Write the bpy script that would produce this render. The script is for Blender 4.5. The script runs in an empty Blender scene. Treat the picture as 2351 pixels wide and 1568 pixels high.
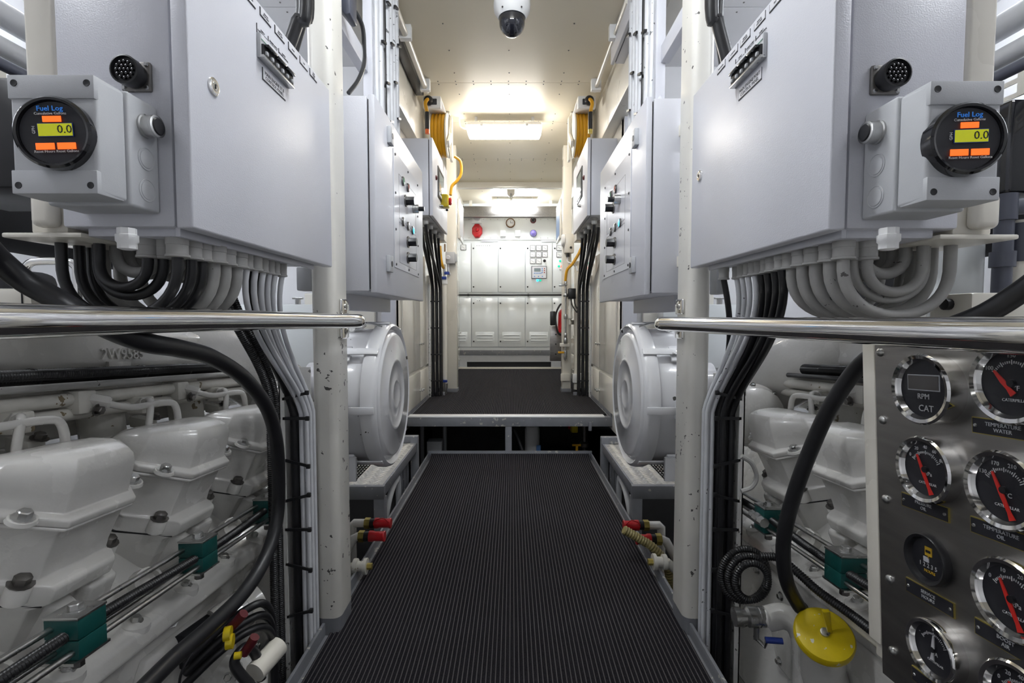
import bpy, bmesh, math, random
from mathutils import Vector as V, Matrix
random.seed(11)
sc = bpy.context.scene
col = sc.collection
# ------------------------------------------------------------------ camera
IW, IH, F = 2351.0, 1568.0, 1130.0
EYE = 1.05
PITCH = math.atan(54.0 / F)
cd = bpy.data.cameras.new('camera')
cd.sensor_width = 36.0
cd.lens = 36.0 * F / IW
cd.clip_start = 0.02
cam = bpy.data.objects.new('camera', cd)
col.objects.link(cam)
cam.location = (0, 0, EYE)
cam.rotation_euler = (math.pi / 2 - PITCH, 0, 0)
sc.camera = cam
# ------------------------------------------------------------------ world, exposure
wd = bpy.data.worlds.new('world')
sc.world = wd
wd.use_nodes = True
wd.node_tree.nodes['Background'].inputs[0].default_value = (0.9, 0.93, 1.0, 1)
wd.node_tree.nodes['Background'].inputs[1].default_value = 0.02
sc.view_settings.view_transform = 'Standard'
sc.view_settings.look = 'None'
sc.view_settings.gamma = 1
sc.view_settings.use_curve_mapping = False
sc.view_settings.exposure = 1.95
LAMP = 15.0        # strength of every fluorescent diffuser
# ------------------------------------------------------------------ pixel -> place
def hit(px, py, X=None, Y=None, Z=None):
    cx, cy = (px - IW / 2) / F, -(py - IH / 2) / F
    d = V((cx, math.cos(PITCH) + cy * math.sin(PITCH), -math.sin(PITCH) + cy * math.cos(PITCH)))
    o = V((0, 0, EYE))
    t = X / d.x if X is not None else (Y / d.y if Y is not None else (Z - EYE) / d.z)
    return o + d * t
# ------------------------------------------------------------------ materials
MATS = {}
def mat(name, c, rough=0.5, metal=0.0, bump=0.0, bs=300.0, var=0.0, vs=6.0, coat=0.0, emit=0.0, ecol=None,
        chips=0.0, chipc=(0.08, 0.075, 0.07), cs=26.0, spec=0.5, trans=0.0, alpha=1.0, aniso=None):
    m = bpy.data.materials.new(name); m.use_nodes = True
    nt = m.node_tree; N = nt.nodes; L = nt.links
    b = N['Principled BSDF']
    b.inputs['Roughness'].default_value = rough
    b.inputs['Metallic'].default_value = metal
    b.inputs['Coat Weight'].default_value = coat
    b.inputs['Coat Roughness'].default_value = 0.06
    b.inputs['Specular IOR Level'].default_value = spec
    b.inputs['Transmission Weight'].default_value = trans
    b.inputs['Alpha'].default_value = alpha
    b.inputs['Base Color'].default_value = (*c, 1)
    geo = N.new('ShaderNodeNewGeometry')
    src = None
    if var > 0:
        n = N.new('ShaderNodeTexNoise'); n.inputs['Scale'].default_value = vs; n.inputs['Detail'].default_value = 4
        if aniso:
            mp = N.new('ShaderNodeMapping'); mp.inputs['Scale'].default_value = aniso
            L.new(geo.outputs['Position'], mp.inputs[0]); L.new(mp.outputs[0], n.inputs['Vector'])
        else:
            L.new(geo.outputs['Position'], n.inputs['Vector'])
        r = N.new('ShaderNodeValToRGB')
        r.color_ramp.elements[0].position = 0.3; r.color_ramp.elements[1].position = 0.7
        r.color_ramp.elements[0].color = (*[x * (1 - var) for x in c], 1)
        r.color_ramp.elements[1].color = (*[min(1, x * (1 + var * 0.4)) for x in c], 1)
        L.new(n.outputs[0], r.inputs[0]); src = r.outputs[0]
        mr = N.new('ShaderNodeMapRange'); mr.inputs[3].default_value = rough * 0.85; mr.inputs[4].default_value = min(1, rough * 1.2)
        L.new(n.outputs[0], mr.inputs[0]); L.new(mr.outputs[0], b.inputs['Roughness'])
    if chips > 0:
        n2 = N.new('ShaderNodeTexNoise'); n2.inputs['Scale'].default_value = cs; n2.inputs['Detail'].default_value = 3
        n3 = N.new('ShaderNodeTexNoise'); n3.inputs['Scale'].default_value = 3.1
        L.new(geo.outputs['Position'], n2.inputs['Vector']); L.new(geo.outputs['Position'], n3.inputs['Vector'])
        mu = N.new('ShaderNodeMath'); mu.operation = 'MULTIPLY_ADD'; mu.inputs[1].default_value = 0.35
        L.new(n3.outputs[0], mu.inputs[0]); L.new(n2.outputs[0], mu.inputs[2])
        gt = N.new('ShaderNodeMath'); gt.operation = 'GREATER_THAN'; gt.inputs[1].default_value = 1.0 - chips
        L.new(mu.outputs[0], gt.inputs[0])
        mx = N.new('ShaderNodeMix'); mx.data_type = 'RGBA'
        if src: L.new(src, mx.inputs['A'])
        else: mx.inputs['A'].default_value = (*c, 1)
        mx.inputs['B'].default_value = (*chipc, 1)
        L.new(gt.outputs[0], mx.inputs['Factor']); src = mx.outputs['Result']
    if src: L.new(src, b.inputs['Base Color'])
    if bump > 0:
        n4 = N.new('ShaderNodeTexNoise'); n4.inputs['Scale'].default_value = bs; n4.inputs['Detail'].default_value = 2
        if aniso:
            mp2 = N.new('ShaderNodeMapping'); mp2.inputs['Scale'].default_value = aniso
            L.new(geo.outputs['Position'], mp2.inputs[0]); L.new(mp2.outputs[0], n4.inputs['Vector'])
        else:
            L.new(geo.outputs['Position'], n4.inputs['Vector'])
        bp = N.new('ShaderNodeBump'); bp.inputs['Strength'].default_value = bump; bp.inputs['Distance'].default_value = 0.002
        L.new(n4.outputs[0], bp.inputs['Height']); L.new(bp.outputs[0], b.inputs['Normal'])
    if emit > 0:
        b.inputs['Emission Color'].default_value = (*(ecol or c), 1)
        b.inputs['Emission Strength'].default_value = emit
    MATS[name] = m
    return m
mat('cabinet', (0.61, 0.615, 0.665), 0.34, bump=0.2, bs=380)
mat('boxgrey', (0.50, 0.51, 0.53), 0.5, bump=0.08, bs=500, var=0.04, vs=9)
mat('ceil', (0.74, 0.675, 0.54), 0.42, bump=0.012, bs=4, var=0.02, vs=0.8, spec=0.28)
mat('cream', (0.76, 0.725, 0.645), 0.28, bump=0.05, bs=60, var=0.05, vs=4, coat=0.2)
mat('pillarpaint', (0.70, 0.68, 0.63), 0.34, bump=0.1, bs=90, var=0.07, vs=7, chips=0.118, cs=46)
mat('hullpaint', (0.72, 0.72, 0.74), 0.35, var=0.05, vs=2)
mat('wallwhite', (0.80, 0.77, 0.70), 0.18, bump=0.03, bs=8, var=0.03, vs=2, coat=0.5)
mat('board', (0.80, 0.83, 0.84), 0.22, var=0.02, vs=3, coat=0.2)
mat('engine', (0.70, 0.685, 0.65), 0.26, bump=0.22, bs=110, var=0.09, vs=10, coat=0.45)
mat('engine2', (0.66, 0.64, 0.585), 0.32, bump=0.25, bs=90, var=0.12, vs=14, chips=0.14, chipc=(0.22, 0.17, 0.10), cs=30)
mat('drum', (0.77, 0.77, 0.79), 0.2, var=0.03, vs=6, coat=0.6, chips=0.1)
mat('trayw', (0.72, 0.71, 0.69), 0.4, chips=0.15, chipc=(0.16, 0.155, 0.15), cs=60, var=0.05)
mat('chrome', (0.82, 0.81, 0.79), 0.07, 1.0, bump=0.03, bs=30)
mat('steel', (0.55, 0.55, 0.54), 0.28, 1.0, var=0.12, vs=40, bump=0.1, bs=200)
mat('darksteel', (0.22, 0.21, 0.20), 0.4, 1.0, var=0.2, vs=60)
mat('brushed', (0.38, 0.365, 0.35), 0.36, 1.0, var=0.18, vs=14, bump=0.08, bs=80, aniso=(1, 0.35, 3))
mat('treadplate', (0.72, 0.70, 0.66), 0.33, 0.75, var=0.12, vs=18)
mat('deckgrey', (0.20, 0.205, 0.225), 0.42, bump=0.1, bs=150, var=0.12, vs=12, chips=0.16, chipc=(0.42, 0.40, 0.37), cs=34)
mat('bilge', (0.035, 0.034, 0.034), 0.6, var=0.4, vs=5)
mat('rubber', (0.013, 0.013, 0.015), 0.38, var=0.2, vs=30)
mat('loom', (0.012, 0.012, 0.013), 0.33)
mat('black', (0.012, 0.012, 0.014), 0.35)
mat('blackgloss', (0.008, 0.008, 0.010), 0.08, coat=0.5)
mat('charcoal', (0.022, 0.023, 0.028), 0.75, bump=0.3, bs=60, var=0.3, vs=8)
mat('pvc', (0.07, 0.075, 0.10), 0.3, var=0.1)
mat('cablegrey', (0.37, 0.365, 0.35), 0.42, var=0.14, vs=22, chips=0.105, chipc=(0.09, 0.085, 0.08), cs=50)
mat('cablewhite', (0.68, 0.69, 0.72), 0.42, var=0.08, vs=25, chips=0.11, chipc=(0.14, 0.14, 0.15), cs=50)
mat('gland', (0.40, 0.395, 0.38), 0.5, var=0.08, vs=30)
mat('red', (0.50, 0.012, 0.018), 0.28, var=0.1, vs=20)
mat('darkred', (0.10, 0.006, 0.012), 0.5)
mat('yellow', (0.62, 0.47, 0.008), 0.33, var=0.12, vs=30, chips=0.125, chipc=(0.62, 0.60, 0.50), cs=60)
mat('yellowhose', (0.66, 0.33, 0.006), 0.4, var=0.06)
mat('orange', (0.75, 0.13, 0.02), 0.4)
mat('teal', (0.004, 0.072, 0.066), 0.38, bump=0.12, bs=120, var=0.12, vs=30)
mat('brass', (0.52, 0.42, 0.12), 0.35, 0.8, var=0.2, vs=60)
mat('clear_amber', (0.30, 0.25, 0.10), 0.3, var=0.15, vs=60)
mat('label', (0.66, 0.66, 0.70), 0.45)
mat('ink', (0.015, 0.015, 0.02), 0.5)
mat('printwhite', (0.62, 0.62, 0.63), 0.5)
mat('printyellow', (0.65, 0.40, 0.02), 0.5)
mat('printblue', (0.02, 0.16, 0.55), 0.5, emit=0.10, ecol=(0.02, 0.2, 0.7))
mat('lcd', (0.42, 0.46, 0.01), 0.25, emit=0.12, ecol=(0.5, 0.52, 0.01))
mat('lcdred', (0.85, 0.10, 0.015), 0.3, emit=0.35, ecol=(1.0, 0.12, 0.01))
mat('lcdgrey', (0.10, 0.09, 0.085), 0.2)
mat('needle', (0.75, 0.03, 0.02), 0.35)
mat('greenlens', (0.03, 0.22, 0.11), 0.25)
mat('redlens', (0.36, 0.07, 0.05), 0.25)
mat('whitelens', (0.70, 0.70, 0.72), 0.25)
mat('bluelens', (0.02, 0.35, 0.85), 0.2, emit=1.1, ecol=(0.02, 0.45, 1.0))
mat('greenled', (0.0, 0.4, 0.25), 0.3, emit=0.25, ecol=(0, 0.6, 0.35))
mat('redled', (0.7, 0.08, 0.05), 0.3, emit=0.8, ecol=(1, 0.12, 0.08))
mat('purple', (0.25, 0.20, 0.62), 0.15, coat=0.5)
mat('bluep', (0.02, 0.05, 0.30), 0.4)
mat('screen', (0.20, 0.24, 0.25), 0.1, emit=0.05)
mat('signblue', (0.14, 0.30, 0.62), 0.4)
mat('whitep', (0.78, 0.78, 0.78), 0.35)
mat('lamp', (1, 1, 1), 0.4, emit=LAMP * 0.72, ecol=(1.0, 0.955, 0.88))
mat('lamp_cool', (1, 1, 1), 0.4, emit=LAMP, ecol=(0.90, 0.95, 1.0))
mat('lamp_far', (1, 1, 1), 0.4, emit=LAMP * 0.95, ecol=(0.92, 0.96, 1.0))
mat('lamp_fill', (1, 1, 1), 0.4, emit=LAMP * 0.85, ecol=(0.93, 0.96, 1.0))  # weaker glow for the added lamps over the engines
mat('domeblack', (0.012, 0.013, 0.02), 0.04, coat=1.0)
mat('fur', (0.62, 0.54, 0.42), 0.8)
mat('rust', (0.20, 0.11, 0.05), 0.7, var=0.4, vs=60)
mat('maroon', (0.09, 0.008, 0.01), 0.4)
# glass of gauges
g = mat('glass', (0.03, 0.03, 0.035), 0.03, alpha=0.16, coat=0.3)
# ribbed carpet: light nap on each rib ridge
def carpet_mat(name, pitch, x0):
    m = bpy.data.materials.new(name); m.use_nodes = True
    nt = m.node_tree; N = nt.nodes; L = nt.links; b = N['Principled BSDF']
    b.inputs['Roughness'].default_value = 0.95; b.inputs['Specular IOR Level'].default_value = 0.12
    geo = N.new('ShaderNodeNewGeometry'); sp = N.new('ShaderNodeSeparateXYZ'); L.new(geo.outputs['Position'], sp.inputs[0])
    def mth(op, a, bb=None):
        n = N.new('ShaderNodeMath'); n.operation = op
        if hasattr(a, 'links'): L.new(a, n.inputs[0])
        else: n.inputs[0].default_value = a
        if bb is not None:
            if hasattr(bb, 'links'): L.new(bb, n.inputs[1])
            else: n.inputs[1].default_value = bb
        return n.outputs[0]
    fr = mth('FRACT', mth('DIVIDE', mth('SUBTRACT', sp.outputs[0], x0), pitch))
    d = mth('ABSOLUTE', mth('SUBTRACT', fr, 0.5))
    mr = N.new('ShaderNodeMapRange'); mr.inputs[1].default_value = 0.13; mr.inputs[2].default_value = 0.03
    L.new(d, mr.inputs[0])
    no = N.new('ShaderNodeTexNoise'); no.inputs['Scale'].default_value = 420; no.inputs['Detail'].default_value = 2
    L.new(geo.outputs['Position'], no.inputs['Vector'])
    no2 = N.new('ShaderNodeTexNoise'); no2.inputs['Scale'].default_value = 40
    L.new(geo.outputs['Position'], no2.inputs['Vector'])
    fac = mth('MULTIPLY', mr.outputs[0], mth('MULTIPLY_ADD', no.outputs[0], 1.3))
    mx = N.new('ShaderNodeMix'); mx.data_type = 'RGBA'
    r = N.new('ShaderNodeValToRGB')
    r.color_ramp.elements[0].position = 0.35; r.color_ramp.elements[1].position = 0.75
    r.color_ramp.elements[0].color = (0.007, 0.007, 0.010, 1); r.color_ramp.elements[1].color = (0.030, 0.027, 0.032, 1)
    L.new(no.outputs[0], r.inputs[0]); L.new(r.outputs[0], mx.inputs['A'])
    mx.inputs['B'].default_value = (0.105, 0.099, 0.102, 1)
    L.new(fac, mx.inputs['Factor']); L.new(mx.outputs['Result'], b.inputs['Base Color'])
    bp = N.new('ShaderNodeBump'); bp.inputs['Strength'].default_value = 0.5; bp.inputs['Distance'].default_value = 0.003
    L.new(no.outputs[0], bp.inputs['Height']); L.new(bp.outputs[0], b.inputs['Normal'])
    MATS[name] = m
carpet_mat('carpet', 0.0139, 0.0)
# ------------------------------------------------------------------ mesh builder
ORG = {}
def frame_of(d):
    d = d.normalized()
    a = V((0, 0, 1)) if abs(d.z) < 0.9 else V((1, 0, 0))
    u = d.cross(a).normalized()
    return u, d.cross(u).normalized()
class MB:
    def __init__(s, tf=None):
        s.v = []; s.f = []; s.tf = tf
    def add(s, vs, fs):
        n = len(s.v)
        s.v += [s.tf(V(p)) if s.tf else V(p) for p in vs]
        s.f += [[n + i for i in f] for f in fs]
        return s
    def bx(s, x0, x1, y0, y1, z0, z1):
        return s.add([(x0, y0, z0), (x1, y0, z0), (x1, y1, z0), (x0, y1, z0), (x0, y0, z1), (x1, y0, z1), (x1, y1, z1), (x0, y1, z1)],
                     [(0, 3, 2, 1), (4, 5, 6, 7), (0, 1, 5, 4), (1, 2, 6, 5), (2, 3, 7, 6), (3, 0, 4, 7)])
    def obx(s, c, e1, e2, e3):
        c = V(c); e1 = V(e1) / 2; e2 = V(e2) / 2; e3 = V(e3) / 2
        vs = [c + a * e1 + b * e2 + d * e3 for d in (-1, 1) for (a, b) in ((-1, -1), (1, -1), (1, 1), (-1, 1))]
        return s.add(vs, [(0, 3, 2, 1), (4, 5, 6, 7), (0, 1, 5, 4), (1, 2, 6, 5), (2, 3, 7, 6), (3, 0, 4, 7)])
    def loft(s, rings, cap0=True, cap1=True, close=True):
        n = len(rings[0]); vs = [p for r in rings for p in r]; fs = []
        for i in range(len(rings) - 1):
            for j in range(n if close else n - 1):
                k = (j + 1) % n
                fs.append((i * n + j, i * n + k, (i + 1) * n + k, (i + 1) * n + j))
        if cap0: fs.append(tuple(reversed(range(n))))
        if cap1: fs.append(tuple(range((len(rings) - 1) * n, len(rings) * n)))
        return s.add(vs, fs)
    def lathe(s, prof, o, ax, n=24, cap0=True, cap1=True):
        o = V(o); ax = V(ax).normalized(); u, w = frame_of(ax)
        rings = [[o + ax * h + (u * math.cos(2 * math.pi * j / n) + w * math.sin(2 * math.pi * j / n)) * max(r, 1e-5) for j in range(n)] for r, h in prof]
        return s.loft(rings, cap0, cap1)
    def cyl(s, p0, p1, r, r2=None, n=14):
        p0 = V(p0); p1 = V(p1)
        return s.lathe([(r, 0), (r if r2 is None else r2, (p1 - p0).length)], p0, p1 - p0, n)
    def hexn(s, p0, p1, r):
        return s.cyl(p0, p1, r, n=6)
    def tube(s, path, r, n=10, rf=None):
        path = [V(p) for p in path]; rings = []; u = None
        for i, p in enumerate(path):
            t = (path[min(i + 1, len(path) - 1)] - path[max(i - 1, 0)]).normalized()
            if u is None: u = frame_of(t)[0]
            u = (u - t * u.dot(t)).normalized(); w = t.cross(u)
            rr = rf(i) if rf else r
            rings.append([p + (u * math.cos(2 * math.pi * j / n) + w * math.sin(2 * math.pi * j / n)) * rr for j in range(n)])
        return s.loft(rings)
    def corr(s, path, r, pitch=0.006, n=10):
        path = resample(path, pitch / 2)
        return s.tube(path, r, n, rf=lambda i: r if i % 2 else r * 0.84)
    def prism(s, poly, o, e1, e2, e3):
        o = V(o); e1 = V(e1); e2 = V(e2); e3 = V(e3)
        r = [o + e1 * a + e2 * b for a, b in poly]
        return s.loft([r, [p + e3 for p in r]])
    def build(s, name, m, parent=None, label=None, cat=None, group=None, kind=None, bev=0, seg=2, ang=38):
        me = bpy.data.meshes.new(name)
        xs = [p.x for p in s.v]; ys = [p.y for p in s.v]; zs = [p.z for p in s.v]
        c = V(((min(xs) + max(xs)) / 2, (min(ys) + max(ys)) / 2, min(zs)))
        me.from_pydata([p - c for p in s.v], [], s.f)
        bm = bmesh.new(); bm.from_mesh(me)
        bmesh.ops.recalc_face_normals(bm, faces=bm.faces)
        if bev:
            ed = [e for e in bm.edges if len(e.link_faces) == 2 and e.calc_face_angle(0) > math.radians(28)]
            bmesh.ops.bevel(bm, geom=ed, offset=bev, segments=seg, affect='EDGES', clamp_overlap=True, profile=0.5)
        for f in bm.faces: f.smooth = True
        bm.to_mesh(me); bm.free()
        me.set_sharp_from_angle(angle=math.radians(ang))
        me.materials.append(MATS[m])
        o = bpy.data.objects.new(name, me); col.objects.link(o)
        return place(o, c, parent, label, cat, group, kind)
def place(o, c, parent=None, label=None, cat=None, group=None, kind=None):
    o.location = c; ORG[o.name] = V(c)
    if parent is not None:
        o.parent = parent; o.matrix_parent_inverse = Matrix.Translation(-ORG[parent.name])
    if label: o['label'] = label
    if cat: o['category'] = cat
    if group: o['group'] = group
    if kind: o['kind'] = kind
    return o
def thing(name, label, cat, loc, group=None, kind=None):
    o = bpy.data.objects.new(name, None); o.empty_display_size = 0.05; col.objects.link(o)
    return place(o, V(loc), None, label, cat, group, kind)
def inst(src, name, pos, parent=None, rot=None, label=None):
    o = bpy.data.objects.new(name, src.data); col.objects.link(o)
    place(o, V(pos), parent, label)
    if rot is not None: o.rotation_euler = rot
    return o
def spline(pts, n=8):
    pts = [V(p) for p in pts]; out = []
    P = [pts[0] * 2 - pts[1]] + pts + [pts[-1] * 2 - pts[-2]]
    for i in range(1, len(P) - 2):
        a, b, c, d = P[i - 1], P[i], P[i + 1], P[i + 2]
        for k in range(n):
            t = k / n
            out.append(0.5 * (2 * b + (c - a) * t + (2 * a - 5 * b + 4 * c - d) * t * t + (3 * b - a - 3 * c + d) * t ** 3))
    out.append(pts[-1])
    return out
def resample(path, step):
    path = [V(p) for p in path]; out = [path[0]]; acc = 0.0
    for a, b in zip(path, path[1:]):
        L = (b - a).length; t = step - acc
        while t <= L and L > 0:
            out.append(a.lerp(b, t / L)); t += step
        acc = (acc + L) % step if L else acc
    if len(out) < 3: out = path
    return out
def text(parent, s, o, e1, e2, size, m, name='lettering', align='CENTER', ext=0.0003, space=1.0, kind=None):
    cu = bpy.data.curves.new(name, 'FONT'); cu.body = s; cu.size = size; cu.align_x = align; cu.align_y = 'CENTER'
    cu.extrude = ext; cu.resolution_u = 2; cu.space_line = space
    ob = bpy.data.objects.new(name + '_tmp', cu)
    me = bpy.data.meshes.new_from_object(ob)
    bpy.data.objects.remove(ob); bpy.data.curves.remove(cu)
    e1 = V(e1).normalized(); e2 = V(e2).normalized(); e3 = e1.cross(e2); o = V(o)
    me.transform(Matrix((e1, e2, e3)).transposed().to_4x4())
    me.materials.clear(); me.materials.append(MATS[m]); me.name = name
    ob = bpy.data.objects.new(name, me); col.objects.link(ob)
    return place(ob, o, parent, kind=kind)
X, Yv, Z = V((1, 0, 0)), V((0, 1, 0)), V((0, 0, 1))
SB = 'on the ST.B panel side'
PT = 'on the PORT panel side'
SIDE = {-1: SB, 1: PT}
ENG = {-1: 'ST.B', 1: 'PORT'}

def sm(t): return t * t * (3 - 2 * t)
def route(a, b, z0, z1, zend, bulge=None, n=16):
    pts = [V((a[0], a[1], z0 + .02)), V((a[0], a[1], z0))]
    for i in range(1, n + 1):
        t = i / n; k = sm(t)
        p = V((a[0] + (b[0] - a[0]) * k, a[1] + (b[1] - a[1]) * k, z0 + (z1 - z0) * t))
        if bulge: p += V(bulge) * math.sin(math.pi * t)
        pts.append(p)
    return pts + [V((b[0], b[1], z1 - .05)), V((b[0], b[1], (z1 + zend) / 2)), V((b[0], b[1], zend))]
# ================================================================== SETTING
CZ = EYE + 1.70           # ceiling height
XL, XR = -0.80, 0.76      # corridor walls
YB = 3.42                 # engine-room bulkheads
YF = 7.40                 # face of the far switchboard
DECK = 0.30
def struct(name, mb, m, bev=0, parent=None, label=None):
    return mb.build(name, m, parent, label=label, kind=None if parent else 'structure', bev=bev)
struct('floor', MB().bx(-2.65, 2.65, -2.0, 7.8, -0.80, -0.74), 'bilge', label='dark oily bilge floor below the walkway')
struct('wall_left', MB().bx(-2.70, -2.62, -2.0, 7.8, -0.8, CZ + 0.1), 'hullpaint', label='pale hull side wall behind the ST.B engine')
struct('wall_right', MB().bx(2.62, 2.70, -2.0, 7.8, -0.8, CZ + 0.1), 'hullpaint', label='pale hull side wall behind the PORT engine')
struct('wall_back', MB().bx(-2.7, 2.7, -2.08, -2.0, -0.8, CZ + 0.1), 'hullpaint', label='pale bulkhead wall opposite the switchboard')
struct('wall_front', MB().bx(-2.7, 2.7, 7.80, 7.88, -0.8, CZ + 0.1), 'board', label='white end wall around the switchboard')
for s, nm, xa in ((-1, 'left', XL), (1, 'right', XR)):
    b = MB().bx(*sorted((s * 2.65, xa)), YB, YB + 0.05, -0.8, CZ + 0.02)
    w = struct('wall_bulkhead_' + nm, b, 'hullpaint', label='pale bulkhead at the end of the %s engine bay' % ENG[s])
    MB().bx(*sorted((s * 2.62, xa)), YB - 0.004, YB, -0.74, 0.24).build('shade_sheet', 'bilge', w)  # dark sheet standing in for the shade in the void below the steps
    # stiffening corner post and recessed plate seen over the filter drum
    MB().bx(*sorted((xa + s * 0.0, xa + s * 0.10)), YB - 0.03, YB, 0.24, CZ).build('corner_post', 'cabinet', w, bev=0.006)
    MB().bx(*sorted((xa + s * 0.14, xa + s * 0.62)), YB - 0.05, YB, 0.9, 1.22).build('recess_plate', 'wallwhite', w, bev=0.01)
# ceiling made of screwed panels
ceil = struct('ceiling', MB().bx(-2.7, 2.7, -2.0, 7.85, CZ + 0.02, CZ + 0.08), 'hullpaint', label='glossy cream ceiling of screwed panels')
seams = [-2.0, 0.15, 1.35] + [hit(1175, y, Z=CZ).y for y in (190, 281, 366, 432)] + [7.8]
yside = [-2.0, 0.15, 1.45, 2.78, 4.2, 7.8]
def screws(par, pts):
    b = MB()
    for x, y in pts: b.lathe([(0.005, 0), (0.0045, 0.003), (0.002, 0.0035)], (x, y, CZ), (0, 0, -1), 6)
    b.build('screw_heads', 'darksteel', par, kind='stuff')
for i in range(len(seams) - 1):
    y0, y1 = seams[i] + 0.0015, seams[i + 1] - 0.0015
    p = MB().bx(-0.755, 0.715, y0, y1, CZ, CZ + 0.02).build('panel', 'ceil', ceil, bev=0.001, seg=1)
    pts = [(-0.66 + 0.127 * k, y) for k in range(11) for y in (y0 + 0.022, y1 - 0.022)]
    n = max(1, int((y1 - y0) / 0.27))
    pts += [(x, y0 + (y1 - y0) * (k + 0.5) / n) for k in range(n) for x in (-0.40, -0.02, 0.36)]
    screws(p, pts)
for s in (-1, 1):
    for i in range(len(yside) - 1):
        y0, y1 = yside[i] + 0.002, yside[i + 1] - 0.002
        p = MB().bx(*sorted((s * 0.76, s * 2.62)), y0, y1, CZ, CZ + 0.02).build('panel', 'hullpaint', ceil, bev=0.001, seg=1)
        screws(p, [(s * (0.85 + 0.2 * k), y) for k in range(9) for y in (y0 + 0.04, y1 - 0.04)])
# transverse ceiling beam and the dark rail before the switchboard
struct('trim_1', MB().bx(-0.8, 0.76, 6.25, 6.33, CZ - 0.07, CZ), 'wallwhite', 0.004, label='white transverse ceiling beam')
# corridor walls: screwed door panels in two tiers with a soffit above
for s, nm, xa in ((-1, 'left', XL), (1, 'right', XR)):
    lo, hi = sorted((xa, xa + s * 0.05))
    w = struct('wall_corridor_' + nm, MB().bx(lo, hi, YB, 7.8, DECK - 0.1, CZ + 0.02), 'wallwhite',
               label='glossy white corridor wall of door panels %s' % SIDE[s])
    ys = [YB + 0.13, 4.22, 4.95, 5.8, 6.6, 7.38]
    for i in range(5):
        for z0, z1 in ((DECK + 0.03, 0.595), (0.622, 1.60)):
            p = MB().bx(*sorted((xa, xa - s * 0.014)), ys[i] + 0.005, ys[i + 1] - 0.005, z0, z1).build('door_panel', 'wallwhite', w, bev=0.004)
            zz = (z0 + z1) / 2 - 0.03 if z1 < 0.7 else 0.83
            yy = ys[i + 1] - 0.05 if i % 2 == 0 else ys[i] + 0.03
            b = MB(); b.lathe([(0.012, 0), (0.012, 0.004), (0.006, 0.006), (0.006, 0.018), (0.011, 0.02), (0.011, 0.028)], (xa - s * 0.014, yy, zz), (-s, 0, 0), 10)
            b.build('turn_latch', 'steel', p)
            if z1 > 1 and i in (0, 1):
                h = MB(); y_h = ys[i + 1] - 0.16
                h.tube(spline([(xa - s * 0.014, y_h, 1.20), (xa - s * 0.05, y_h, 1.21), (xa - s * 0.05, y_h, 1.31), (xa - s * 0.014, y_h, 1.32)], 5), 0.006, 8)
                h.build('pull_handle', 'wallwhite', p)
    u = struct('wall_soffit_' + nm, MB().bx(*sorted((xa + s * 0.02, xa - s * 0.08)), 2.15, 7.8, EYE + 1.36, CZ), 'cream', 0.003,
               label='cream boxed soffit along the ceiling edge %s' % SIDE[s])
# upper deck
deck = struct('floor_upper_deck', MB().bx(XL, XR, 3.72, 7.8, DECK - 0.03, DECK - 0.004), 'deckgrey', label='raised grey steel deck past the step')
zb0 = hit(1175, 979, Y=3.70).z
MB().bx(XL - 0.01, XR + 0.01, 3.695, 3.735, zb0, DECK - 0.002).build('front_beam', 'deckgrey', deck, bev=0.003)
MB().bx(hit(1160, 1000, Y=3.71).x, hit(1175, 1000, Y=3.71).x, 3.70, 3.76, -0.74, zb0).build('post', 'deckgrey', deck, bev=0.003)
MB().bx(hit(1351, 970, Y=3.69).x, hit(1358, 970, Y=3.69).x, 3.68, 3.70, zb0 - 0.03, zb0 + 0.035).build('tab', 'deckgrey', deck, bev=0.002)
for s, xa in ((-1, XL), (1, XR)):
    MB().bx(*sorted((xa, xa - s * 0.012)), 3.70, 7.4, DECK - 0.01, DECK + 0.045).build('kerb', 'deckgrey', deck, bev=0.002)
MB().bx(XL, XR, 7.20, 7.215, DECK - 0.01, DECK + 0.03).build('kerb', 'cream', deck, bev=0.002)
# walkway
KL, KR, YE = -0.635, 0.604, 3.69
wk = struct('floor_walkway', MB().bx(KL, KR, 0.05, YE, -0.05, -0.012), 'deckgrey', label='lower grey steel walkway between the engines')
for xa, s in ((KL, -1), (KR, 1)):
    MB().bx(*sorted((xa, xa - s * 0.010)), 0.05, YE, -0.06, 0.030).build('kerb', 'deckgrey', wk, bev=0.0015)
    for y in (0.6, 1.9, 3.2): MB().bx(*sorted((xa - s * 0.02, xa - s * 0.07)), y, y + 0.05, -0.74, -0.05).build('support_leg', 'deckgrey', wk)
MB().bx(KL, KR, YE - 0.012, YE, -0.06, 0.045).build('kerb', 'deckgrey', wk, bev=0.002)
# ribbed carpets
def carpet(name, x0, x1, y0, y1, z, label, lift=0.0):
    P = 0.0139; prof = []
    k0 = math.ceil(x0 / P); k1 = math.floor(x1 / P)
    for k in range(k0, k1):
        a = k * P
        prof += [(a + 0.0008, 0), (a + P * 0.26, 0.0034), (a + P * 0.5, 0.0042), (a + P * 0.74, 0.0034), (a + P - 0.0008, 0)]
    ny = max(2, int((y1 - y0) / 0.1)); rings = []
    for j in range(ny + 1):
        y = y0 + (y1 - y0) * j / ny
        zz = z + lift * max(0, (y - (y1 - 0.16)) / 0.16) ** 2
        rings.append([V((x, y, zz + h)) for x, h in prof])
    b = MB(); b.loft(rings, False, False, close=False)
    top = [V((prof[0][0], y0, z - 0.006)), V((prof[-1][0], y0, z - 0.006)), V((prof[-1][0], y1, z - 0.006)), V((prof[0][0], y1, z - 0.006))]
    b.add(top, [(0, 1, 2, 3)])
    return b.build(name, 'carpet', None, label, 'carpet', ang=20)
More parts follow.
